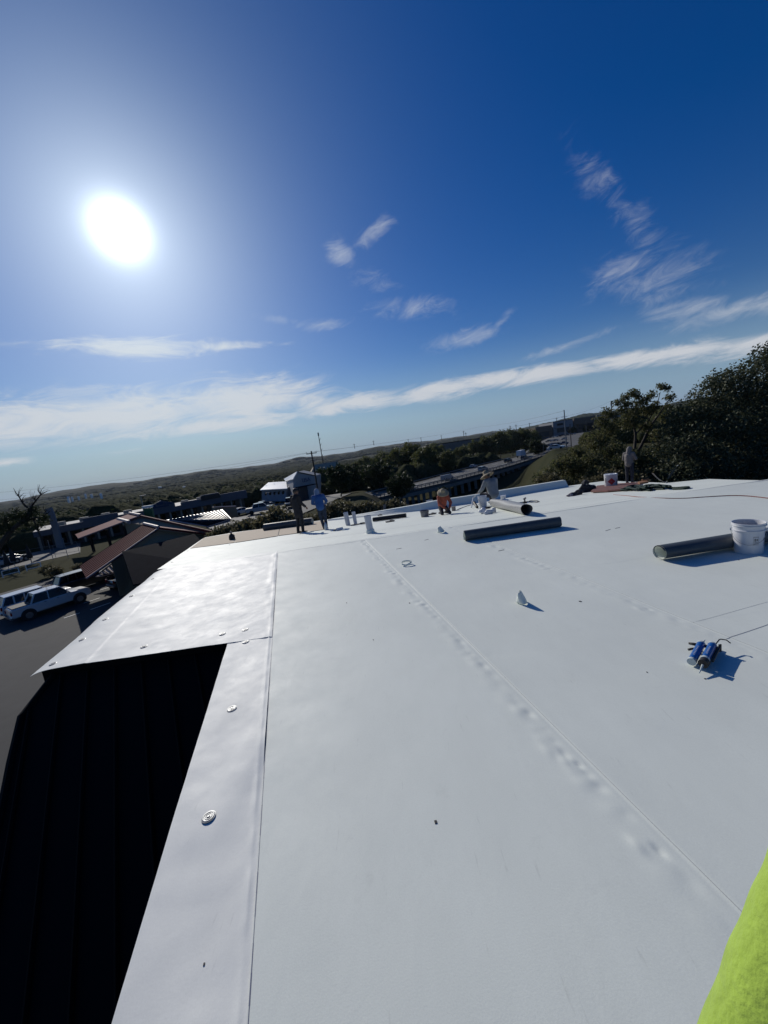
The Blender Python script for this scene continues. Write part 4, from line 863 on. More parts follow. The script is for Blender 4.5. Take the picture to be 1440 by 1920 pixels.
# feathery tree with bare limbs in front of the oak
p0 = dep(1175, 960, 27); fb = Vector((p0.x, p0.y, G(p0.x, p0.y))); FT = E('locust_tree', 'open feathery tree with dark branches behind the man in taupe', 'tree', fb)
FL = [(1030, 888, 22, 18), (1008, 898, 22, 12), (1048, 872, 23, 16), (1068, 868, 23, 18), (1135, 772, 24, 10), (1158, 755, 24, 9), (1195, 742, 24, 9), (1212, 748, 24, 10), (1228, 762, 24, 12), (1252, 765, 24, 10), (1175, 758, 24, 12), (1190, 770, 24, 12), (1128, 790, 24, 14), (1148, 778, 24, 12), (1172, 745, 24, 10), (1186, 738, 24, 12), (1200, 755, 24, 13), (1222, 740, 24, 9), (1240, 725, 24, 9), (1250, 728, 24, 8), (1256, 745, 24, 11), (1215, 770, 24, 14), (1165, 768, 24, 10), (1180, 790, 24, 20), (1145, 805, 24, 20), (1210, 800, 24, 14), (1120, 830, 24, 24), (1085, 850, 24, 20), (1060, 862, 24, 18), (1045, 885, 24, 16), (1022, 893, 24, 12), (1075, 885, 24, 22), (1110, 870, 23, 26), (1150, 850, 23, 26), (1160, 880, 22, 28), (1120, 895, 22, 24), (1195, 860, 22, 24), (1215, 885, 22, 28), (1235, 850, 23, 20), (1090, 905, 23, 20), (1060, 903, 23, 14), (1180, 905, 22, 26), (1245, 780, 25, 14), (1235, 815, 25, 16), (1100, 825, 25, 14)]
fc = px_clumps(FL, fb)
mk('crown', leaf_mesh('crown', fc, 24000, .08, LM['feather'], 6, .5, .42, .6), FT)
mb = MB(); root = dep(1172, 925, 25)-fb; root.z = min(root.z, 9)
limb(mb, (0, 0, -.5), root, .22, .17, 2, 8)
def br(a, b, ra, rb): mb.tube([dep(x, y, d)-fb for x, y, d in (a, b)] if len(a) == 3 else [], [ra, rb], 6)
for path, r0, r1 in [([(1172, 925), (1166, 890), (1180, 865), (1190, 845), (1192, 815), (1188, 795), (1176, 775)], .16, .03), ([(1180, 865), (1200, 840), (1212, 815), (1222, 795), (1235, 778), (1250, 755), (1262, 742)], .11, .02),
                     ([(1170, 900), (1200, 870), (1225, 845), (1245, 825), (1275, 808)], .12, .03), ([(1168, 890), (1140, 850), (1120, 820), (1105, 805)], .08, .02), ([(1190, 815), (1215, 790), (1232, 760), (1238, 735)], .06, .015), ([(1170, 905), (1130, 890), (1100, 872), (1070, 860)], .07, .02), ([(1212, 815), (1225, 820), (1245, 812)], .04, .015), ([(1176, 775), (1174, 760), (1160, 748)], .03, .012), ([(1222, 795), (1210, 775), (1205, 752)], .03, .012)]:
    w = [dep(x, y, 24)-fb for x, y in path]; mb.tube(w, [r0+(r1-r0)*i/(len(w)-1) for i in range(len(w))], 7)
mb.build('trunk', m_bark, FT, smooth=True)
# shrubs filling below the trees beyond the right roof edge
for i, (px, py, r_, w_) in enumerate([(1030, 905, 26, 'at the left end of the trees beyond the parapet'), (1070, 920, 26, 'behind the heap of jackets'), (1110, 915, 30, 'left of the drum with the red diamond'), (1150, 905, 34, 'behind the drum with the red diamond'), (1200, 905, 36, 'behind the legs of the man in taupe'), (1250, 905, 36, 'behind the bent flashing'), (1300, 905, 36, 'under the oak right of the flashing'), (1350, 900, 38, 'under the oak at the bright roof corner'), (1410, 905, 40, 'under the oak at the right edge')]):
    d = 21; p = dep(px, py, d); s = r_*d/F/2.2; t = plant('scrub_bush', 'dark undergrowth '+w_, 'bush', (p.x, p.y, p.z-s*1.9), s, PD2[i % 2] if 'PD2' in globals() else PB[i % 2], 'undergrowth beyond the right roof edge')
# bare tree at the far left
bt_ = dep(8, 1040, 62); bb = Vector((bt_.x, bt_.y, G(bt_.x, bt_.y))); BT = E('bare_tree', 'leaning bare tree with wispy twigs against the hills at far left', 'tree', bb)
mb = MB(); DD = 62
def tw(path, r0, r1):
    w = [dep(x, y, DD)-bb for x, y in path]; mb.tube(w, [(r0+(r1-r0)*i/(len(w)-1))*.55 for i in range(len(w))], 6)
tw([(-15, 1050), (0, 1022), (18, 998), (32, 985), (45, 975), (56, 960), (60, 948)], .75, .4); tw([(18, 998), (40, 980), (62, 972), (75, 970)], .5, .25); tw([(62, 972), (68, 985), (75, 1004), (78, 1010)], .3, .2); tw([(56, 960), (50, 950), (42, 942), (36, 932), (30, 924), (25, 915)], .3, .05); tw([(60, 948), (66, 940), (76, 928), (88, 921), (95, 919)], .25, .04)
tw([(76, 970), (90, 962), (95, 957)], .2, .08)
g_ = random.Random(4)
for i in range(70):
    x, y = g_.choice([(42, 942), (36, 932), (60, 948), (66, 938), (76, 928), (50, 952), (32, 960), (20, 975), (85, 960)]); a = g_.uniform(-2.6, -.5); l = g_.uniform(8, 22)
    tw([(x, y), (x+l*.5*math.cos(a), y+l*.5*math.sin(a)), (x+l*math.cos(a+.35), y+l*math.sin(a+.35))], .07, .02)
mb.build('trunk', m_bark, BT, smooth=True)
bc = []
for x, y, r_ in [(10, 975, 16), (30, 968, 14), (45, 970, 14), (60, 965, 14), (20, 990, 12), (0, 990, 20), (72, 985, 10), (50, 985, 10), (66, 955, 8), (85, 972, 10)]:
    p = dep(x, y, DD)-bb; rr_ = r_*DD/F; bc.append((p.x, p.y, p.z, rr_, rr_, rr_))
mk('crown', leaf_mesh('crown', bc, 5000, .16, LM['dark'], 9, .6, .4), BT)

# ------------------------------------------------------------------ far forest (uncountable) as one mass
def ico2():
    import bmesh
    bm = bmesh.new(); bmesh.ops.create_icosphere(bm, subdivisions=2, radius=1); v = np.array([x.co[:] for x in bm.verts]); f = np.array([[q.index for q in x.verts] for x in bm.faces]); bm.free(); return v, f
IV, IF = ico2()
# cleared places: (az, r, half-width az deg, half r)
CLEAR = [(-33, 82, 22, 24), (-12, 128, 10, 26), (-38, 60, 30, 22), (22, 380, 9, 140), (4, 115, 30, 26), (12, 140, 14, 26), (20, 170, 12, 40), (-6, 245, 5, 26), (30, 60, 30, 60)]
HW = [at(*q, -12) for q in ((600, 958), (677, 935), (790, 909), (912, 878), (960, 866), (1015, 850), (1060, 840))]
def cleared(x, y):
    r = math.hypot(x, y); a = math.degrees(math.atan2(x, y))
    for ca, cr_, wa, wr_ in CLEAR:
        if abs(a-ca) < wa and abs(r-cr_) < wr_: return True
    for p, q in zip(HW, HW[1:]):
        d = q-p; t = max(0, min(1, ((x-p.x)*d.x+(y-p.y)*d.y)/(d.x*d.x+d.y*d.y)))
        if math.hypot(x-p.x-d.x*t, y-p.y-d.y*t) < 24: return True
    return False
m_for = mat('forest_canopy', (.052, .056, .026), 1.0, spec=.02, nz=(.05, .5), col2=(.026, .032, .016), bump=(.9, 1.0, .8))
def forest():
    r = np.random.default_rng(12); V_ = []; F_ = []; b = 0; cnt = 0
    Q = []
    for _ in range(60000):
        rr_ = 125*math.exp(r.random()**.8*math.log(5200/125)); a = rad(r.uniform(-52, 50)); x, y = rr_*math.sin(a), rr_*math.cos(a)
        if len(Q) >= 15000: break
        if cleared(x, y): continue
        if rr_ > 900 and vnoise(x, y, 77, 400) < -.55: continue
        s = (3.4+3.0*r.random())*max(1, (rr_/380)**.85); Q.append((x, y, s, rr_))
    for x, y, s, rr_ in Q:
        f = r.random(3)*6; v = IV*(1+.20*np.sin(IV[:, [1, 2, 0]]*4+f)+.10*np.sin(IV[:, [2, 0, 1]]*9+f)); hh = min(s, 7+s*.12)
        v = v*np.array([s, s, hh*.9])+np.array([x, y, G(x, y)+hh*.45]); V_.append(v); F_.append(IF+b); b += len(v)
    V_ = np.concatenate(V_); F_ = np.concatenate(F_); me = bpy.data.meshes.new('forest'); n = len(F_)
    me.vertices.add(len(V_)); me.vertices.foreach_set('co', V_.astype(np.float32).ravel()); me.loops.add(3*n); me.loops.foreach_set('vertex_index', F_.astype(np.int32).ravel())
    me.polygons.add(n); me.polygons.foreach_set('loop_start', np.arange(0, 3*n, 3, dtype=np.int32)); me.update(calc_edges=True); me.materials.append(m_for); me.shade_smooth()
    tag(mk('forest', me), 'scrubby woodland covering the plain out to the hills', None, None, 'stuff')
    # loose leaf tufts over the nearer canopy
    near = [(x, y, G(x, y)+min(s, 7)*.5, s*1.08, s*1.08, min(s, 7)*1.02) for x, y, s, rr_ in Q if rr_ < 420]
    tag(mk('woodland_foliage', leaf_mesh('woodland_foliage', near, 90000, .55, LM['dark'], 31, .16)), 'leaf tufts of the nearer woodland', None, None, 'stuff')
forest()
# ------------------------------------------------------------------ ground surfaces around
g72 = lambda x, y: at(x, y, -7.2)
def gq(name, pts, m, off, nx=30, ny=10, **k): return drape(pts, off, m, name, nx, ny, **k)
gq('parking_lot', [(-62, 6, 0), (-34, 48, 0), (6, 48, 0), (6, -40, 0)], m_asph, .03)
gq('street', [g72(-160, 1062), g72(-160, 1105), g72(150, 1034), g72(150, 1010)], m_road, .05)
gq('car_park', [g72(-120, 1048), g72(-60, 1000), g72(110, 985), g72(150, 1008)], m_road, .035)
gq('forecourt', [gnd(60, 1012), gnd(200, 985), gnd(470, 952), gnd(480, 975)], m_road, .06)
gq('white_building_yard', [gnd(455, 952), gnd(470, 937), gnd(640, 915), gnd(640, 935)], m_conc, .12)
gq('crossing_road', [gnd(440, 985), gnd(480, 958), gnd(600, 935), gnd(640, 945)], m_road, .10)
gq('frontage_road', [gnd(560, 968), gnd(560, 952), gnd(700, 923), gnd(715, 935)], m_road, .18)
gq('verge_road', [gnd(600, 930), gnd(640, 912), gnd(725, 905), gnd(710, 914)], m_road, .16)
gq('store_car_park', [gnd(985, 850), gnd(1000, 822), gnd(1160, 800), gnd(1120, 838)], m_road, .25)
gq('far_road', [gnd(30, 990), gnd(60, 975), gnd(120, 972), gnd(90, 985)], m_road, .1)
mb = MB()
for a, b in (((170, 1144), (207, 1131)), ((157, 1132), (187, 1122)), ((188, 1107), (222, 1097)), ((222, 1103), (250, 1096)), ((120, 1160), (150, 1150))):
    ribbon(mb, [g72(*a), g72(*b)], .12, .045); tag(mb.build('bay_line', m_paint, None), kind='structure'); mb = MB()
# ------------------------------------------------------------------ vehicles (local +X forward)
def oct_(x, w, z0, z1, c=.08, tw=.0):
    return [(x, -w, z0+c), (x, -w, z1-c), (x, -w+c+tw, z1), (x, w-c-tw, z1), (x, w, z1-c), (x, w, z0+c), (x, w-c, z0), (x, -w+c, z0)]
SPEC = dict(
 sedan=dict(L=4.6, W=.90, body=[(-2.3, .78, .35, .85), (-2.2, .86, .26, .98), (-1.3, .9, .24, 1.02), (.9, .9, .24, .98), (1.9, .87, .25, .86), (2.25, .78, .32, .70), (2.3, .70, .38, .62)], gh=[(-1.9, 1.0), (-1.15, 1.42), (.15, 1.43), (1.05, .98)], wheels=(-1.35, 1.4), wr=.33),
 suv=dict(L=4.8, W=.95, body=[(-2.4, .86, .42, 1.0), (-2.35, .93, .34, 1.12), (-1.2, .95, .30, 1.14), (1.0, .95, .30, 1.10), (2.1, .92, .32, 1.02), (2.36, .84, .40, .85), (2.4, .76, .45, .75)], gh=[(-2.3, 1.12), (-2.0, 1.74), (.3, 1.76), (1.15, 1.10)], wheels=(-1.45, 1.5), wr=.38),
 pickup=dict(L=5.8, W=.99, body=[(-2.85, .92, .58, 1.2), (-2.8, .97, .50, 1.30), (-1.0, .99, .46, 1.32), (1.2, .99, .46, 1.30), (2.65, .97, .50, 1.20), (2.86, .93, .55, 1.10), (2.9, .88, .62, .95)], gh=[(-1.5, 1.32), (-1.1, 2.04), (.72, 2.06), (1.35, 1.30)], wheels=(-1.8, 1.9), wr=.44),
 van=dict(L=5.2, W=.98, body=[(-2.6, .9, .45, 1.9), (-2.5, .96, .35, 2.0), (1.2, .97, .32, 2.0), (1.7, .97, .32, 1.25), (2.45, .92, .34, 1.1), (2.6, .8, .42, .8)], gh=[(1.0, 1.15), (1.15, 1.93), (1.25, 1.93), (1.95, 1.15)], wheels=(-1.6, 1.7), wr=.37))
PROTO = {}
def vehicle_meshes(kind, detail):
    k = SPEC[kind]; W_ = k['W']; out = []
    b = MB().loft([oct_(*q) for q in k['body']]); out.append(('body', b, m_car, 1))
    (x0, z0), (x1, z1), (x2, z2), (x3, z3) = k['gh']; wt = W_*.76; wb = W_*.93
    g = MB().loft([[(x0, -wb, z0-.02), (x1, -wt, z1-.03), (x1, wt, z1-.03), (x0, wb, z0-.02)], [(x3, -wb, z3-.02), (x2, -wt, z2-.03), (x2, wt, z2-.03), (x3, wb, z3-.02)]]) if kind != 'van' else MB().loft([[(x0, -wb, z0), (x1, -wt, z1), (x1, wt, z1), (x0, wb, z0)], [(x3, -wb, z3), (x2, -wt, z2), (x2, wt, z2), (x3, wb, z3)]])
    out.append(('windows', g, m_dglass, 0))
    r = MB().loft([oct_(x1-.03, wt+.02, z1-.05, z1+.03, .02), oct_((x1+x2)/2, wt+.03, z1-.05, z1+.05, .02), oct_(x2+.03, wt+.02, z2-.05, z2+.02, .02)])
    for s_ in (-1, 1):
        r.tube([(x3, wb*s_, z3-.02), (x2, (wt+.01)*s_, z2-.02)], .035, 5); r.tube([(x0, wb*s_, z0-.02), (x1, (wt+.01)*s_, z1-.02)], .07, 5); xm = (x1+x2)/2; r.tube([(xm-.05, (wb+.005)*s_, z0), (xm, (wt+.012)*s_, z1)], .045, 5)
        if kind == 'suv': r.tube([(x1+.45, (wb+.005)*s_, z0), (x1+.5, (wt+.012)*s_, z1)], .06, 5)
    out.append(('roof', r, m_car, 1))
    for wx in k['wheels']:
        if detail:
            for s_ in (-1, 1): out.append(('wheel_arch', MB().tube([(wx, s_*(W_-.3), k['wr']+.05), (wx, s_*(W_+.004), k['wr']+.05)], k['wr']*1.22, 20), m_blk, 1))
        for s_ in (-1, 1):
            w = MB().tube([(wx, s_*(W_-.22), k['wr']), (wx, s_*(W_+.02), k['wr'])], k['wr'], 22); out.append(('wheel', w, m_tyre, 1))
            if detail: out.append(('>rim', MB().tube([(wx, s_*(W_-.05), k['wr']), (wx, s_*(W_+.03), k['wr'])], k['wr']*.6, 16), m_rim, 1))
    if detail:
        f = k['body'][-1]; z_ = f[3]-.05; 
        for s_ in (-1, 1):
            out.append(('headlight', MB().box((k['L']/2-.12, s_*(W_-.22), z_+.02), (.16, .28, .14), s_*.35), m_lamp, 1)); out.append(('tail_light', MB().box((-k['L']/2+.02, s_*(W_-.10), .95), (.10, .16, .26)), m_tail, 1))
            out.append(('mirror', MB().box((x3-.25, s_*(W_+.08), z3+.06), (.12, .18, .16)), m_car, 1))
        out.append(('bumper', MB().box((-k['L']/2-.02, 0, .52), (.14, W_*1.8, .16)), m_rim, 1))
        for s_ in (-1, 1): 
            for xx in (.35, -.55): out.append(('door_handle', MB().box((xx, s_*(W_+.005), z0-.14), (.16, .02, .03)), m_blk, 1))
    if kind == 'pickup':
        out.append(('bed', MB().box((-2.05, 0, 1.33), (1.35, 1.66, .06)), m_blk, 1)); out.append(('tailgate', MB().box((-2.86, 0, 1.0), (.04, 1.6, .46)), m_car, 1))
    return out
def vehicle(kind, label, loc, rot, col, detail=False, group=None, cat='car', name='parked_car', scale=1):
    key = (kind, detail); t = E(name, label, cat, loc, rot, group); t.scale = (scale,)*3
    if key not in PROTO:
        L_ = []
        for nm, mb, m, sm in vehicle_meshes(kind, detail):
            o = mb.build(nm.strip('>'), m, None, smooth='auto' if sm else False, bevel=.02 if detail and nm in ('body', 'windows') else 0); L_.append((nm, o)); 
        PROTO[key] = L_; src = [(nm, o, True) for nm, o in L_]
    last = None
    for nm, o in PROTO[key]:
        c = o if o.parent is None and not o.get('used') else o.copy()
        if c is not o: COL.objects.link(c)
        else: o['used'] = 1
        c.parent = last if nm[0] == '>' else t
        if nm[0] != '>': last = c
        c.color = (*col, 1)
    return t
WHT, SIL, BLK_, RED_, BLU_, GRY = (.50, .50, .51), (.35, .36, .37), (.012, .012, .014), (.20, .02, .02), (.03, .06, .16), (.10, .10, .11)
d = Vector((.575, .818, 0)).normalized(); nn = Vector((-d.y, d.x, 0)); c = Vector((-27.75, 30.15, -7.17))
vehicle('pickup', 'white pickup truck parked nearest on the asphalt at the left edge', c, math.atan2(d.y, d.x), WHT, True, cat='pickup truck', name='pickup_truck', scale=.88)
vehicle('suv', 'white sport utility vehicle half hidden behind the white pickup', c+nn*2.5-d*.2, math.atan2(d.y, d.x), WHT, True, cat='car', scale=1.0)
c2 = g72(262, 1092); vehicle('sedan', 'dark car whose windscreen glints beside the maroon roofed building', c2, math.atan2(d.y, d.x), BLK_, True)
vehicle('suv', 'dark vehicle under the maroon eave beyond the white pickup', g72(165, 1100), math.atan2(d.y, d.x), BLK_, True)
hd_ = math.atan2(d.y, d.x)
for i, (px, py, k, cl, w_) in enumerate([(25, 1056, 'sedan', BLK_, 'black sedan with a glinting windscreen in the street behind the white trucks'), (52, 1024, 'suv', GRY, 'grey wagon parked left of the red OPEN flag'), (66, 1018, 'suv', BLU_, 'dark blue wagon behind the grey one near the red flag'), (46, 1016, 'sedan', SIL, 'silver car at the back of the group left of the red flag'), (72, 1029, 'sedan', GRY, 'dark car in front of the grey wagon at the red flag'),
                                              (6, 1062, 'sedan', SIL, 'silver car cut by the left picture edge')]):
    vehicle(k, w_, gnd(px, py)+Vector((0, 0, .06)), hd_+(.25 if i else .05), cl, True, 'cars in the lot behind the lawn')
# cars among the strip mall and the white building
for i, (px, py, k, cl, w_) in enumerate([(455, 965, 'sedan', WHT, 'white car at the right corner of the long low shop building'), (490, 963, 'pickup', SIL, 'silver pickup nearest the brush, right of the shop building'), (486, 953, 'sedan', BLK_, 'black car behind the silver pickup'), (478, 943, 'suv', BLK_, 'black car under the white shed roof, left'), (492, 944, 'suv', GRY, 'grey car under the white shed roof, right'), (482, 934, 'sedan', WHT, 'white car behind the cars at the white shed'), (546, 952, 'pickup', BLK_, 'black pickup driving left of the man in black'), (497, 952, 'sedan', GRY, 'grey car beside the black car near the lamp pole')]):
    vehicle(k, w_, gnd(px, py)+Vector((0, 0, .14)), [.9, .3, .4, 1.2, 1.1, .2, -1.4, .5][i], cl, False, 'cars around the white gabled building')
# ------------------------------------------------------------------ highway on piers
mb = MB(); TOP = [(677, 940), (735, 927), (790, 914.5), (850, 901), (912, 885), (960, 872), (1015, 855), (1070, 838)]; UPP = [(640, 936), (700, 924), (745, 913), (790, 902), (850, 886), (905, 871.5), (960, 859), (1000, 848)]
lo = [at(*q, -12) for q in TOP]; hi = [at(*q, -12) for q in UPP]
hi = [l+(h_-l).normalized()*min((h_-l).length, 24) for l, h_ in zip(lo, hi)]
HB = E('highway_bridge', 'highway bridge on concrete piers curving away to the right', 'bridge', lo[3])
def strip_mesh(mb, A, B, za, zb):
    n = len(A); vs = []
    for p, q in zip(A, B): vs += [(p.x, p.y, za), (q.x, q.y, zb)]
    return mb.add(vs, [(2*i, 2*i+1, 2*i+3, 2*i+2) for i in range(n-1)])
mb = MB(); n = len(lo)
mb.loft([[(l.x, l.y, -12), (h_.x, h_.y, -12), (h_.x, h_.y, -12.9), (l.x, l.y, -12.9)] for l, h_ in zip(lo, hi)])
mb.build('deck', m_road, HB, world=True)
def fine(P, k): 
    out = []
    for a, b in zip(P, P[1:]): out += [a.lerp(b, i/k) for i in range(k)]
    return out+[P[-1]]
mb = MB(); mb.tube([p+Vector((0, 0, .95)) for p in fine(lo, 3)], .17, 5); mb.tube([p+Vector((0, 0, .5)) for p in fine(lo, 3)], .10, 5)
tag(mb.build('guard_rail', m_conc, HB, world=True), 'pale rail on the near side of the bridge')
mb = MB()
for p in fine(lo, 8): mb.box(p+Vector((0, 0, .45)), (.22, .22, 1.0))
mb.build('rail_post', m_conc, HB, world=True)
mb = MB(); mb.tube([p+Vector((0, 0, .6)) for p in hi], .18, 5); mb.build('guard_rail', m_conc, HB, world=True)
mb = MB(); mb.loft([[(p.x, p.y, -12.92), (p.x+.3, p.y+.5, -12.92), (p.x+.3, p.y+.5, -14.0), (p.x, p.y, -14.0)] for p in lo]); mb.build('girder', m_conc, HB, world=True)
for i, p in enumerate(fine(lo, 5)):
    if 1 < i < 30: 
        dd = Vector((.35, .93, 0)); MB().box((p.x+dd.x*2, p.y+dd.y*2, (-12.9+G(p.x, p.y)-2)/2-.5), (.9, .9, abs(-12.9-G(p.x, p.y))+2.0)).build('pier', m_conc, HB, world=True)
mb = MB()
for k in (.34, .66):
    for i in range(n-1):
        for j in range(0, 6, 2): a_ = (lo[i]+(lo[i+1]-lo[i])*j/6); b_ = (lo[i]+(lo[i+1]-lo[i])*(j+1)/6); c_ = hi[i]+(hi[i+1]-hi[i])*j/6; d_ = hi[i]+(hi[i+1]-hi[i])*(j+1)/6; ribbon(mb, [a_.lerp(c_, k)+Vector((0, 0, .01)), b_.lerp(d_, k)+Vector((0, 0, .01))], .25, .01)
mb.build('lane_marking', m_paint, HB, world=True)
for i, (px, py, k, cl, w_) in enumerate([(839, 900, 'van', SIL, 'silver van on the highway, farthest left of the traffic'), (888, 876.5, 'sedan', WHT, 'white car on the highway above the man in the grey hoodie'), (906, 882.5, 'suv', SIL, 'silver car beside the bridge rail, right of the white car'), (953, 866.5, 'suv', BLK_, 'black car on the highway right of the straw hats'), (984, 861, 'suv', BLK_, 'dark car in front of the box truck on the highway')]):
    p = at(px, py, -11.98); q = at(px+30, py-7.5, -12); vehicle(k, w_, p, math.atan2(q.y-p.y, q.x-p.x), cl, True, 'traffic on the highway', name='car')
p = at(978, 857, -11.98); q = at(1000, 850.5, -12); bt = E('box_truck', 'box truck with a white cargo box on the highway at the dark trees', 'truck', p, math.atan2(q.y-p.y, q.x-p.x))
MB().box((-1, 0, 2.3), (6, 2.4, 2.6)).build('cargo_box', m_wplast, bt); MB().loft([oct_(2.1, 1.1, .6, 2.4), oct_(3.2, 1.1, .6, 2.3), oct_(3.9, 1.1, .6, 1.5)]).build('cab', m_wplast, bt)
for x_ in (-3, 3):
    for y_ in (-1, 1): MB().tube([(x_, y_*.8, .5), (x_, y_*1.1, .5)], .5, 14).build('wheel', m_tyre, bt)
# ------------------------------------------------------------------ neighbour with maroon metal roofs
m_gwall = mat('tan_gable', (.30, .225, .15), .9, nz=(1, .15)); m_dwall = mat('dark_siding', (.020, .021, .026), .95, nz=(2, .3), spec=.05); m_trim = mat('pale_trim', (.30, .23, .22), .6, spec=.3)  # gable and parapet walls share one even tan
NB = E('maroon_roofed_building', 'low neighbouring building with two maroon metal gable roofs', 'building', at(300, 1080, -7.2))
def slab(mb, a, b, c, d, th=.12):
    n = (b-a).cross(d-a).normalized()
    if n.z < 0: n = -n
    return mb.add([a, b, c, d, a-n*th, b-n*th, c-n*th, d-n*th], [(0, 1, 2, 3), (7, 6, 5, 4), (0, 4, 5, 1), (1, 5, 6, 2), (2, 6, 7, 3), (3, 7, 4, 0)])
def ribs(name, a, b, c, d, n, mt, r=.035):
    mb = MB()
    for i in range(n+1): k = i/n; mb.tube([a.lerp(b, k)+Vector((0, 0, .03)), d.lerp(c, k)+Vector((0, 0, .03))], r, 4)
    mb.build(name, mt, NB, world=True)
rn, rf = at(297, 990, -2.5), at(270, 983, -2.5); ev = at(162, 1084.6, -4.6); er = at(402, 1003, -4.6); dv = rf-rn
slab(MB(), rn, rf, ev+dv, ev); 
slab(mb := MB(), rn, rf, ev+dv, ev); mb.build('roof_panel', m_maroon, NB, world=True)
slab(mb := MB(), rn, rf, er+dv, er); mb.build('roof_panel', m_maroon, NB, world=True)
ribs('roof_rib', rn, rf, ev+dv, ev, 9, m_maroon)
mb = MB(); mb.tube([rn+Vector((0, 0, .08)), rf+Vector((0, 0, .08))], .16, 6); mb.tube([rn, ev], .07, 6); mb.build('ridge_cap', m_trim, NB, world=True)
mb = MB(); mb.tube([rn, er], .10, 6); mb.build('barge_board', m_maroon, NB, world=True)
inn = Vector((dv.x, dv.y, 0)).normalized()*.5
mb = MB(); A_ = ev.lerp(rn, .30); B_ = er.lerp(rn, .06)
mb.prism([rn+inn-Vector((0, 0, .25)), A_+inn-Vector((0, 0, .2)), A_+inn+Vector((0, 0, -7.2-A_.z)), B_+inn+Vector((0, 0, -7.2-B_.z)), B_+inn-Vector((0, 0, .2))], inn*.5)
mb.build('gable_wall', m_gwall, NB, world=True)
# dark lower canopy roof in front of the gable
lo_a, lo_b, lo_c, lo_d = dep(229, 1034, 32.0), dep(364, 1001, 38.0), dep(425, 1062, 33.0), dep(250, 1096, 28.4)
slab(mb := MB(), lo_a, lo_b, lo_c, lo_d); mb.build('lower_roof', m_dwall, NB, world=True)
a_, b_, c_, d_ = at(231, 1041, -4.95), at(244, 1066, -5.6), at(190, 1080, -6.0), at(178, 1081, -6.0)
slab(mb := MB(), a_, b_, c_, d_, .08); mb.build('sunlit_panel', m_trim, NB, world=True); ribs('roof_rib', a_, b_, c_, d_, 1, m_dwall)  # sunlit part of the lower seam roof, its light given as a pale colour
mb = MB()
for i in range(1, 8): k = i/8; mb.tube([a_.lerp(d_, k)+Vector((0, 0, .05)), b_.lerp(c_, k)+Vector((0, 0, .05))], .05, 4)
mb.build('roof_rib', m_dwall, NB, world=True)
mb = MB(); q = [at(200, 1082, -6), at(245, 1069, -5.7), at(420, 1032, -5.3), at(420, 1032, -5.3)+Vector((0, 0, -1.9)), at(245, 1069, -5.7)+Vector((0, 0, -1.5)), at(200, 1082, -6)+Vector((0, 0, -1.2))]
mb.prism(q, (.4, .5, 0)); mb.build('front_wall', m_dwall, NB, world=True)
# rear gable
rn2, rf2 = at(263, 967, -2.5), at(243, 963, -2.5); ev2 = at(147, 1010, -4.4); er2 = at(402, 998, -4.4); dv2 = (rf2-rn2)*.9
slab(mb := MB(), rn2, rf2, ev2+dv2, ev2); mb.build('roof_panel', m_maroon, NB, world=True)
slab(mb := MB(), rn2, rf2, er2+dv2*.5, er2); mb.build('roof_panel', m_maroon, NB, world=True)
mb = MB(); mb.tube([rn2+Vector((0, 0, .08)), rf2+Vector((0, 0, .08))], .22, 6); mb.tube([rn2, ev2], .08, 6); mb.tube([at(222, 973.5, -3.0), at(242, 979, -3.0)], .28, 6); mb.build('ridge_cap', m_trim, NB, world=True)
mb = MB(); mb.tube([rn2, er2], .13, 6); mb.build('barge_board', m_maroon, NB, world=True)
mb = MB(); A2 = ev2.lerp(rn2, .75); mb.prism([rn2+inn*1.2-Vector((0, 0, .2)), A2+inn-Vector((0, 0, .2)), Vector((A2.x, A2.y, -7.2)), Vector((er2.x, er2.y, -7.2)), er2+inn-Vector((0, 0, .1))], inn*.5); mb.build('gable_wall', m_gwall, NB, world=True)
mb = MB()
for px in (168, 200, 232): p = at(px, 1008-(px-150)*.28, -4.6); mb = MB().box((p.x, p.y, -5.9), (.3, .3, 2.7)); mb.build('porch_post', m_dwall, NB, world=True)
# bright ribbed mansard of the building behind it
TB = E('parapet_building', 'small tan parapet building with a bright ribbed metal mansard', 'building', at(400, 1000, -7.2))
a_, b_, c_, d_ = at(311, 975, -4.1), at(417, 955, -4.0), at(434, 972.5, -5.2), at(388, 987, -5.6)
slab(mb := MB(), a_, b_, c_, d_); mb.build('roof_panel', mat('pale_rose_metal', (.50, .38, .38), .4), TB, world=True)
for i in range(1, 16):
    k = i/16; MB().tube([a_.lerp(b_, k)+Vector((0, 0, .04)), d_.lerp(c_, k)+Vector((0, 0, .04))], .10, 4).build('roof_rib', m_dwall, TB, world=True)
a_, b_ = at(402, 952, -3.9), at(443, 950, -3.9); mb = MB(); mb.prism([a_, b_, b_+Vector((0, 0, -2.4)), a_+Vector((0, 0, -2.4))], (-1.5, 2.5, 0)); mb.build('parapet_wall', m_gwall, TB, world=True)
MB().tube([a_+Vector((0, 0, .08)), b_+Vector((0, 0, .08))], .12, 4).build('coping', m_trim, TB, world=True)
a_, b_, c_, d_ = at(386, 987.5, -5.7), at(440, 970, -5.3), at(470, 971, -5.4), at(400, 994, -5.9); slab(mb := MB(), a_, b_, c_, d_, .15); mb.build('canopy_edge', m_conc, TB, world=True)
mb = MB(); mb.prism([c_, d_, d_+Vector((0, 0, -1.3)), c_+Vector((0, 0, -2))], (-1, 1.5, 0)); mb.build('wall', m_gwall, TB, world=True)
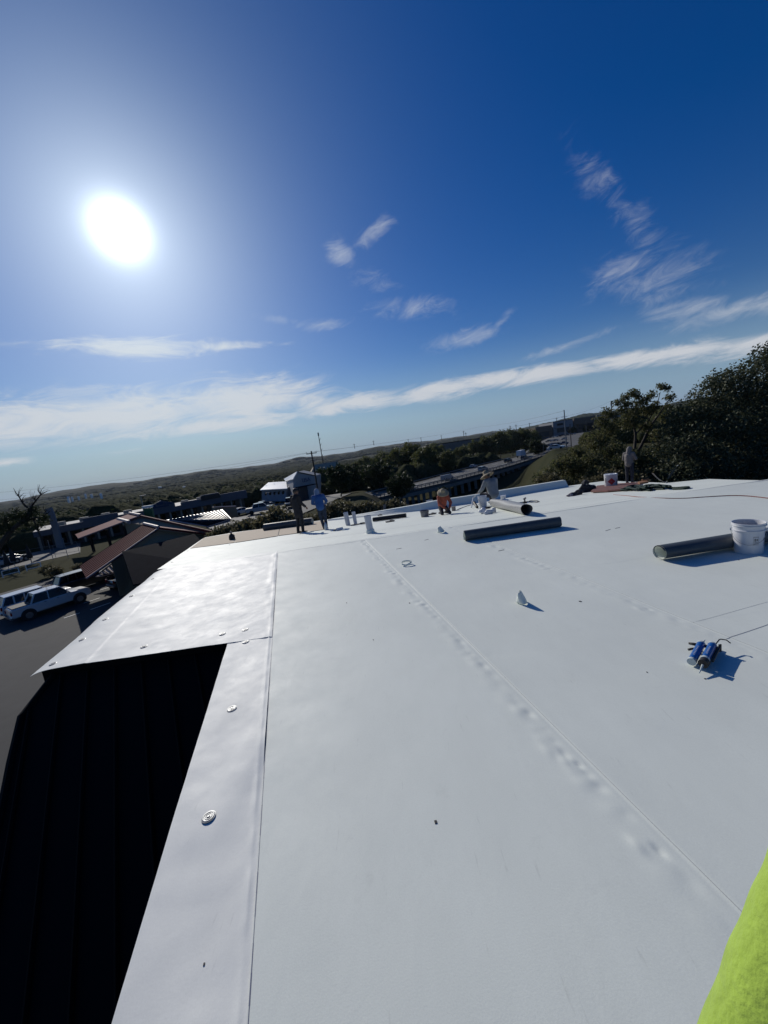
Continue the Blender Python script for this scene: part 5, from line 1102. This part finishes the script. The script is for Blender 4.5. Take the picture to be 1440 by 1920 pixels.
# ------------------------------------------------------------------ long shop building
m_shop = mat('grey_blue_fascia', (.10, .11, .14), .85, nz=(.5, .15)); m_shopd = mat('dark_shopfront', (.02, .022, .03), .4)
m_tan = mat('light_roof_top', (.40, .38, .34), .8)
SA, SB = at(60, 995, -3.7), at(462, 923, -3.7); SB.z = SA.z; dS = (SB-SA); lS = dS.length; dS.normalize(); nS = Vector((-dS.y, dS.x, 0))
if nS.y < 0: nS = -nS
SH = E('shop_building', 'long low grey shop building with a stepped parapet and arcade', 'building', (SA.x, SA.y, -7.6))
def sbox(name, u0, u1, z0, z1, off, dep_, mt, par=None, mb=None):
    a = SA+dS*(u0*lS)+nS*off; b = SA+dS*(u1*lS)+nS*off; m = mb or MB()
    m.prism([Vector((a.x, a.y, z0)), Vector((b.x, b.y, z0)), Vector((b.x, b.y, z1)), Vector((a.x, a.y, z1))], nS*dep_); return m.build(name, mt, par or SH, world=True) if not mb else m
def us(px): # fraction along the facade for a photo column
    best = min(range(201), key=lambda i: abs(_px(SA+dS*lS*i/200)-px)); return best/200
def _px(p):
    v = Vector(p)-CAM; return 720+F*v.dot(U)/v.dot(Fw)
sbox('wall', 0, 1, -8.5, -4.4, 3.0, 12, m_shopd); sbox('fascia', 0, 1, -5.0, -4.0, 0, .5, m_shop); sbox('canopy', 0, 1, -5.05, -5.0, .3, 3.0, m_dwall)
sbox('roof_top', 0, 1, -4.1, -4.0, .6, 13, m_tan)
for a, b, z in ((95, 165, -3.75), (155, 222, -3.1), (222, 276, -3.7), (280, 328, -3.2), (340, 385, -3.35), (378, 412, -2.6), (412, 462, -3.1)):
    sbox('parapet', us(a), us(b), -4.05, z, -.08 if a != 155 else -.12, .5, m_shop)
a, b = us(280), us(328); pa, pb = SA+dS*lS*a, SA+dS*lS*b; pm = pa.lerp(pb, .5)
MB().prism([Vector((pa.x, pa.y, -3.2)), Vector((pb.x, pb.y, -3.2)), Vector((pm.x, pm.y, -2.2))], nS*.5).build('gable', m_shop, SH, world=True)
for i in range(18): sbox('column', i/18+.01, i/18+.018, -8.2, -5.05, .4, .5, m_conc)
for i in range(17): sbox('shop_window', i/18+.022, i/18+.052, -7.4, -5.4, 2.9, .1, m_dglass)
m_sb = mat('blue_sign', (.015, .035, .09), .8); q = SA+dS*lS*us(302)
for k, (du, dz, w, h_) in enumerate([(-1.6, 0, 1.4, .5), (0, .35, 1.2, .6), (1.5, .1, 1.4, .5), (0, -.35, 3.2, .25)]): c = q+dS*du-nS*.16; MB().box((c.x, c.y, -3.15+dz), (w, .1, h_), math.atan2(dS.y, dS.x)).build('sign_board', m_sb, SH, world=True)
q = SA+dS*lS*us(396)-nS*.2; MB().box((q.x, q.y, -3.3), (4.2, .15, 1.0), math.atan2(dS.y, dS.x)).build('sign_board', m_blk, SH, world=True)
for i in range(9):
    p = SA+dS*lS*(.1+.095*i)+nS*(4+2*(i % 3)); MB().box((p.x, p.y, -3.6), (1.4, 1.2, .8), .4).build('roof_unit', m_conc, SH, world=True)
# ------------------------------------------------------------------ white gabled building
m_ww = mat('white_wall', (.34, .36, .38), .85, nz=(.5, .2))
gz = gnd(557, 934).z; c0 = dep(557, 934, 130); WB = E('white_gabled_building', 'white building with bright metal roofs left of the man in black', 'building', (c0.x, c0.y, gz))
def panel(name, pts, ext, mt): 
    mb = MB(); mb.prism([dep(*q) for q in pts], ext); return mb.build(name, mt, WB, world=True)
panel('front_wall', [(550, 899, 130), (556.5, 885, 130), (590.5, 892, 136), (591, 940, 136), (550, 940, 130)], (1, 8, 0), m_ww)
panel('side_wall', [(537, 902, 142), (549.8, 899, 130.2), (549.8, 940, 130.2), (537, 938, 142)], (2, 4, 0), m_ww)
slab(mb := MB(), dep(556.8, 884, 129.6), dep(532, 898, 146), dep(534.5, 901.6, 142), dep(549, 898.6, 129.4), .3); mb.build('roof_panel', m_brite, WB, world=True)
slab(mb := MB(), dep(556.8, 884, 129.6), dep(533, 897.5, 147), dep(570, 893, 150), dep(591, 891, 136), .3); mb.build('roof_panel', mat('green_grey_roof', (.04, .055, .05), .9, spec=.05), WB, world=True)
fw = dep(590.5, 892, 136)-dep(550, 899, 130); fr = math.atan2(fw.y, fw.x)
q = dep(569, 925, 130.6); MB().box(q, (3.6, .3, 4.6), fr).build('door', m_shopd, WB, world=True)
q = dep(573, 911, 130.8); MB().box(q, (7.5, 1.4, .3), fr).build('awning', m_dwall, WB, world=True)
def text(s_, loc, size, rot, mt, parent, ext=.05, name='sign_lettering', base=None, rx=math.pi/2):
    c = bpy.data.curves.new(name, 'FONT'); c.body = s_; c.size = size; c.extrude = ext; c.align_x = 'CENTER'; c.align_y = 'CENTER'; o = bpy.data.objects.new(name, c); COL.objects.link(o); bpy.context.view_layer.update()
    me = bpy.data.meshes.new_from_object(o.evaluated_get(bpy.context.evaluated_depsgraph_get())); bpy.data.objects.remove(o); me.materials.clear(); me.materials.append(mt)
    n = mk(name, me, parent); n.location = Vector(loc)-parent_loc(parent); n.rotation_euler = (rx, 0, rot); return n
text('USA', dep(574, 900, 132.2), 1.9, fr, m_edge, WB)
panel('wing_wall', [(491, 918, 138), (537, 914.5, 134), (537, 940, 134), (491, 940, 138)], (2, 9, 0), m_ww)
slab(mb := MB(), dep(487.5, 918.4, 137), dep(503, 904.5, 152), dep(536.5, 902.5, 149), dep(538.6, 915.8, 132), .3); mb.build('wing_roof', m_brite, WB, world=True)
for i in range(5): q = dep(499+i*8, 926-i*.6, 137.2-i*.7); MB().box(q, (.9, .3, 1.0), fr*.3).build('window', m_dglass, WB, world=True)
# grey house farther off
p = dep(612, 884, 250); gz = G(p.x, p.y); GH = E('grey_house', 'grey gable roofed house beyond the utility pole', 'house', (p.x, p.y, gz), .25); hh = p.z-gz+1.2
m_groof = mat('shingle_roof', (.34, .30, .23), .9, nz=(.6, .2))
MB().prism([(-8, 0, -1), (8, 0, -1), (8, 0, hh), (-8, 0, hh)], (0, 9, 0)).build('wall', m_shop, GH)
MB().add([(-9.5, -1, hh), (8.8, -1, hh), (9, 10, hh), (-9.5, 10, hh), (-6.5, 4.5, hh+4.2), (8.8, 4.5, hh+4.2)], [(0, 1, 5, 4), (3, 4, 5, 2), (0, 4, 3), (1, 2, 5), (0, 3, 2, 1)]).build('roof', m_groof, GH)
MB().box((2, -.05, hh-2), (2, .1, 2)).build('window', m_dglass, GH); MB().box((-3, -.05, hh-2.4), (1.2, .1, 2.6)).build('door', m_shopd, GH)
# ------------------------------------------------------------------ store fronts on the hill
m_store = mat('store_wall', (.16, .15, .14), .9, nz=(.3, .2)); m_stb = mat('store_blue_grey', (.20, .21, .23), .85); m_brick = mat('store_brick', (.13, .095, .075), .9)
DST = 460
def store(label, px0, px1, base, top, mt, sign=None, door=True):
    a = dep(px0, base-(px0-1040)*.17, DST); b = dep(px1, base-(px1-1040)*.17, DST); zt = a.z+(top)*DST/F
    t = E('store_building', label, 'store', (a.x, a.y, min(a.z, G(a.x, a.y))), 0, 'stores along the car park on the hill'); dd = (b-a); b = Vector((b.x, b.y, a.z)); nn_ = Vector((-dd.y, dd.x, 0)).normalized(); nn_ = nn_ if nn_.y > 0 else -nn_
    MB().prism([Vector((a.x, a.y, a.z-8)), Vector((b.x, b.y, a.z-8)), Vector((b.x, b.y, zt)), Vector((a.x, a.y, zt))], nn_*40).build('wall', mt, t, world=True)
    MB().prism([Vector((a.x, a.y, zt+.01)), Vector((b.x, b.y, zt+.01)), Vector((b.x, b.y, zt+1)), Vector((a.x, a.y, zt+1))], nn_*3-nn_*.4).build('parapet', m_store if mt != m_store else m_dwall, t, world=True)
    if door: c = a.lerp(b, .5)-nn_*.3; w = (b-a).length; MB().box((c.x, c.y, a.z+2.6), (w*.6, .6, 5.2), math.atan2(dd.y, dd.x)).build('shop_front', m_shopd, t, world=True); MB().box((c.x-nn_.x*2, c.y-nn_.y*2, a.z+5.6), (w*.8, 4, .7), math.atan2(dd.y, dd.x)).build('canopy', mt, t, world=True)
    if sign: c = a.lerp(b, .35)-nn_*.35; MB().box((c.x, c.y, (zt+a.z)/2+3), (w*.3, .4, 2.4), math.atan2(dd.y, dd.x)).build('sign_board', m_dwall, t, world=True)
store('long low store at the left end of the store row', 940, 1003, 816, 13, m_store)
store('brown brick store left of the white fronted store', 1005, 1036, 814, 17, m_brick)
store('pale fronted store with a dark sign behind the lamp pole', 1038, 1075, 812, 20, m_stb, sign=True)
store('dark brick store right of the pale fronted store', 1077, 1118, 812, 19, m_brick)
store('last store of the row partly behind the feathery tree', 1120, 1165, 812, 18, m_stb, sign=True)
store('long grey roofed warehouse far behind the tree row', 800, 905, 803, 7, m_store, door=False)
# cars in the store car park
g_ = random.Random(11); places = ['nearest row', 'second row', 'third row', 'back row']
ci = 0; ORD = 'first second third fourth fifth sixth seventh eighth ninth tenth eleventh twelfth thirteenth fourteenth fifteenth sixteenth seventeenth eighteenth'.split()
for r_i, (y0, x0, x1, dx) in enumerate([(846, 1016, 1052, 8.5), (838, 1012, 1064, 8.5), (829, 1028, 1072, 7.8), (822, 1008, 1090, 6.6), (817, 1020, 1118, 6.8)]):
    px = x0; ri_ = 0
    while px < x1:
        py = y0-(px-1030)*.15; p = gnd(px, py); ci += 1; kind = g_.choice(['suv', 'sedan', 'suv', 'pickup']); cl = g_.choice([WHT, WHT, SIL, BLK_, GRY, RED_, BLU_, SIL]); cn = {WHT: 'white', SIL: 'silver', BLK_: 'black', GRY: 'grey', RED_: 'red', BLU_: 'blue'}[cl]
        if g_.random() < .86: vehicle(kind, '%s %s, %s car from the left in the %s row of the hillside car park' % (cn, {'suv': 'wagon', 'sedan': 'sedan', 'pickup': 'pickup'}[kind], ORD[ri_], ['front', 'second', 'middle', 'fourth', 'rear'][r_i]), p+Vector((0, 0, .3)), g_.choice([-.6, 2.5])+g_.uniform(-.1, .1), cl, False, 'cars in the store car park', scale=1.05); ri_ += 1
        px += dx*g_.uniform(.9, 1.2)
# ------------------------------------------------------------------ poles, mast and wires
def pole(name, label, cat, px, pyt, pyb, r, mt, arms=(), d=None, lean=0, group=None):
    b = gnd(px, pyb) if d is None else dep(px, pyb, d); zt = H+ray(px, pyt).z/math.hypot(*ray(px, pyt)[:2])*math.hypot(b.x, b.y)
    v = Vector((b.x, b.y, 0)); # solve top so the vertical pole reaches the row
    best = zt
    for z in np.linspace(b.z, b.z+60, 600):
        w = Vector((b.x, b.y, z))-CAM; py = 960-F*w.dot(V)/w.dot(Fw)
        if py <= pyt: best = z; break
    t = E(name, label, cat, b, 0, group); h_ = best-b.z; MB().tube([(0, 0, -1), (0, 0, h_)], [r, r*.7], 8).build('pole', mt, t, smooth='auto'); return t, h_
t, h_ = pole('utility_pole', 'dark wooden utility pole with crossarm behind the men', 'utility pole', 598, 846, 932, .24, m_wpole, d=98)
MB().box((0, 0, h_-.6), (2.6, .15, .18), .3).build('crossarm', m_wpole, t)
for x_ in (-1.15, 0, 1.15): MB().tube([(x_, x_*.3, h_-.5), (x_, x_*.3, h_-.1)], .06, 6).build('insulator', m_conc, t)
UP_ = t.location+Vector((0, 0, h_-.3))
t, h_ = pole('lamp_post', 'tall grey pole standing on the grassy bank before the stores', 'pole', 1062, 769, 838, .22, m_pole, d=125); LPT = t.location+Vector((0, 0, h_))
MB().box((0, 0, h_-2.2), (2.2, .12, .12), .2).build('crossarm', m_pole, t)
t, h_ = pole('wood_pole', 'short dark pole right of the tall grey pole', 'pole', 1071, 795, 833, .16, m_wpole, d=140)
t, h_ = pole('utility_pole', 'grey pole with brackets at the left of the feathery tree', 'utility pole', 1148, 752, 800, .22, m_pole, d=130); RPT = t.location+Vector((0, 0, h_))
MB().box((0, 0, h_-1), (.5, .3, 1.0)).build('transformer', m_pole, t); MB().box((.2, -.2, h_-8.2), (1.3, .2, .9), .2).build('sign_board', m_paint, t)
t, h_ = pole('radio_mast', 'thin lattice radio mast right of the utility pole', 'mast', 607, 817, 876, .30, m_dwall, d=260)
for k in range(6): MB().tube([(0, 0, h_*k/6), (.9, 0, h_*(k+.5)/6)], .12, 4).build('bracing', m_dwall, t)
MB().tube([(0, 0, h_), (0, 0, h_+2)], .5, 6).build('antenna', m_conc, t)
for i, (px, a_, b_, d_, w_) in enumerate([(505, 925, 957, 110, 'left of the black pickup near the white building'), (1020, 832, 855, 170, 'at the end of the bridge rail'), (1100, 790, 820, 300, 'in the store car park'), (272, 930, 965, 66, 'beside the green pylon')]):
    t, h_ = pole('lamp_post', 'thin lamp post '+w_, 'lamp post', px, a_, b_, .10, m_pole, d=d_, group='thin lamp posts'); MB().box((.4, 0, h_), (1.0, .3, .12)).build('lamp_head', m_pole, t)
def wire(label, a, b, sag, r=.018):
    pts = [a.lerp(b, k/16)-Vector((0, 0, sag*4*(k/16)*(1-k/16))) for k in range(17)]; tag(MB().tube(pts, r, 4).build('power_line', m_blk, None), label, 'power line', 'power lines')
wire('power line running left from the utility pole crossarm', UP_+Vector((-1, 0, 0)), dep(-80, 930, 110), 1.0); wire('second power line running left below the first', UP_+Vector((1, 0, 0)), dep(-80, 945, 120), 1.4)
wire('power line running right from the utility pole over the trees', UP_, dep(900, 800, 300), 1.0, .03); wire('high power line from the tree row to the tall grey pole', dep(900, 800, 300), LPT-Vector((0, 0, .3)), 1.0, .03)
wire('power line between the tall grey pole and the pole at the tree', LPT-Vector((0, 0, 2)), RPT, .6)
wire('power line going left from the tall grey pole', dep(700, 838, 280), LPT-Vector((0, 0, 2)), 2.0, .03)
for i, (px, py, h2, d_) in enumerate([(665, 838, 6, 700), (701, 832, 6, 700), (766, 829, 6, 750), (790, 826, 6, 750), (828, 822, 6, 750), (870, 817, 9, 600), (874, 817, 6, 600), (957, 805, 7, 600), (968, 803, 7, 600), (993, 798, 5, 600), (1044, 790, 7, 600)]):
    t, h_ = pole('distant_pole', '%s pole from the left on the skyline between the mast and the stores' % ORD[i], 'pole', px, py-h2, py+2, .5, m_wpole, d=d_, group='distant poles on the skyline')
    MB().box((0, 0, h_-1.5), (4, .4, .4)).build('crossarm', m_wpole, t)
# ------------------------------------------------------------------ left side street furniture
b = gnd(115, 1028); t = E('sign_pylon', 'leaning tall grey sign pylon behind the red OPEN flag', 'sign', b); zt = None
MB().loft([[(-.55, -.15, 0), (.55, -.15, 0), (.55, .15, 0), (-.55, .15, 0)], [(-.55, -.15, 6.2), (.5, -.15, 6.2), (.5, .15, 6.2), (-.55, .15, 6.2)], [(-.75, -.15, 7.4), (.35, -.15, 7.6), (.35, .15, 7.6), (-.75, .15, 7.4)]]).build('panel', mat('pylon_grey', (.16, .17, .20), .6), t)
b = gnd(104, 1026); fl_ = E('feather_flag', 'red feather flag reading OPEN standing left of the grey pylon', 'flag', b, -.2)
MB().loft([[(-.45, 0, .6), (.45, 0, .6), (.45, .03, .6), (-.45, .03, .6)], [(-.5, 0, 3.6), (.42, 0, 3.6), (.42, .03, 3.6), (-.5, .03, 3.6)], [(-.45, 0, 4.4), (.1, 0, 4.6), (.1, .03, 4.6), (-.45, .03, 4.4)]]).build('cloth', mat('flag_red', (.55, .04, .04), .6), fl_); MB().tube([(-.5, .02, 0), (-.52, .02, 4.7)], .03, 6).build('pole', m_pole, fl_)
for i, c_ in enumerate('OPEN'):
    text(c_, fl_.location+Vector((0, -.04, 3.5-i*.78)), .85, 0, m_paint, fl_, .01, name='letter')
b = at(281, 957, -7.2) if False else dep(279, 960, 62); t = E('green_pylon', 'slim green pylon with a white cap in front of the long shop building', 'sign', (b.x, b.y, -7.4))
MB().box((0, 0, 2.6), (1.3, .5, 5.3)).build('panel', mat('pylon_green', (.02, .12, .05), .5), t); MB().box((0, 0, 5.5), (1.5, .6, .35)).build('cap', m_paint, t)
m_umb = mat('umbrella_canvas', (.025, .025, .025), .9)
for i, (px, py, w_) in enumerate([(60, 1058, 'at the right of the lawn edge'), (29, 1064, 'in the middle of the lawn edge'), (18, 1071, 'at the left of the lawn edge')]):
    b = g72(px, py); t = E('closed_umbrella', 'closed dark patio umbrella '+w_, 'umbrella', b, 0, 'closed umbrellas on the lawn'); MB().tube([(0, 0, 0), (0, 0, 2.9)], .03, 6).build('pole', m_pole, t); MB().lathe([(.30, .9), (.34, 1.1), (.24, 1.9), (.06, 2.8), (.01, 2.95)], n=10).build('canopy', m_umb, t, smooth=True)
def railf(label, pts, h_, nr, cat='fence', r=.03, sp=2.2, mt=m_pole, name='rail_fence', nr0=.3):
    w = [g72(*q) for q in pts]; t = E(name, label, cat, w[0]); 
    for a, b in zip(w, w[1:]):
        n = max(1, int((b-a).length/sp))
        for k in range(n+1): q = a.lerp(b, k/n); MB().tube([q, q+Vector((0, 0, h_))], r*1.2, 5).build('post', mt, t, world=True)
        for j in range(nr): z = h_*(nr0+(1-nr0)*j/max(1, nr-1)); MB().tube([a+Vector((0, 0, z)), b+Vector((0, 0, z))], r, 4).build('rail', mt, t, world=True)
railf('thin wire fence along the street behind the lawn', [(-60, 1078), (60, 1055), (150, 1040)], 2.0, 2, r=.02, sp=2.8)
railf('low white rail fence at the left picture edge, nearer one', [(6, 1083), (37, 1075)], .8, 2, r=.05, sp=5, mt=m_paint); railf('low white rail fence right of the other on the lawn', [(51, 1071), (78, 1065)], .8, 2, r=.05, sp=5, mt=m_paint)
railf('tall paired posts with a wire at the right end of the lawn', [(100, 1050), (128, 1046)], 3.0, 1, r=.03, sp=2.5)
MBs = [(92, 1082, 15, 'on the lawn left of the palm'), (108, 1085, 15, 'on the lawn behind the white pickup'), (150, 1075, 12, 'beside the maroon eave'), (135, 1090, 10, 'behind the bonnet of the white pickup')]
for px, py, s, w_ in MBs:
    b = g72(px, py); plant('lawn_shrub', 'dark shrub '+w_, 'bush', b, s/15*.42, PB[px % 2], 'shrubs on the lawn')
# distant pale tanks in the woods
for i, (px, py, w_, h2) in enumerate([(129, 938, 5, 8), (136, 937, 4, 6), (148, 935, 4, 5), (161, 931, 4, 6), (172, 931, 5, 5), (190, 931, 5, 7), (300, 914, 7, 2), (345, 913, 6, 1.5)]):
    d_ = 900; p = dep(px, py, d_); s = d_/F; t = tag(MB().lathe([(w_*s*.42, -h2*s*.6), (w_*s*.42, h2*s*.8), (w_*s*.3, h2*s*.9), (.01, h2*s*.92)], n=14).build('storage_tank', m_paint, None, smooth='auto'), '%s pale tank from the left in the distant woods' % ORD[i], 'tank', 'pale tanks in the distant woods'); t.location = p
# ------------------------------------------------------------------ haze
m_hz = bpy.data.materials.new('haze_air'); m_hz.use_nodes = True; t_ = m_hz.node_tree; t_.nodes.clear(); pv = t_.nodes.new('ShaderNodeVolumePrincipled'); pv.inputs['Color'].default_value = (.75, .85, 1, 1); pv.inputs['Density'].default_value = 3.2e-5; pv.inputs['Anisotropy'].default_value = 0
ot = t_.nodes.new('ShaderNodeOutputMaterial'); t_.links.new(pv.outputs[0], ot.inputs['Volume'])
o = MB().box((0, 0, 40), (18600, 18600, 260)).build('haze', m_hz, None); tag(o, 'thin bluish air over the plain', None, None, 'stuff')
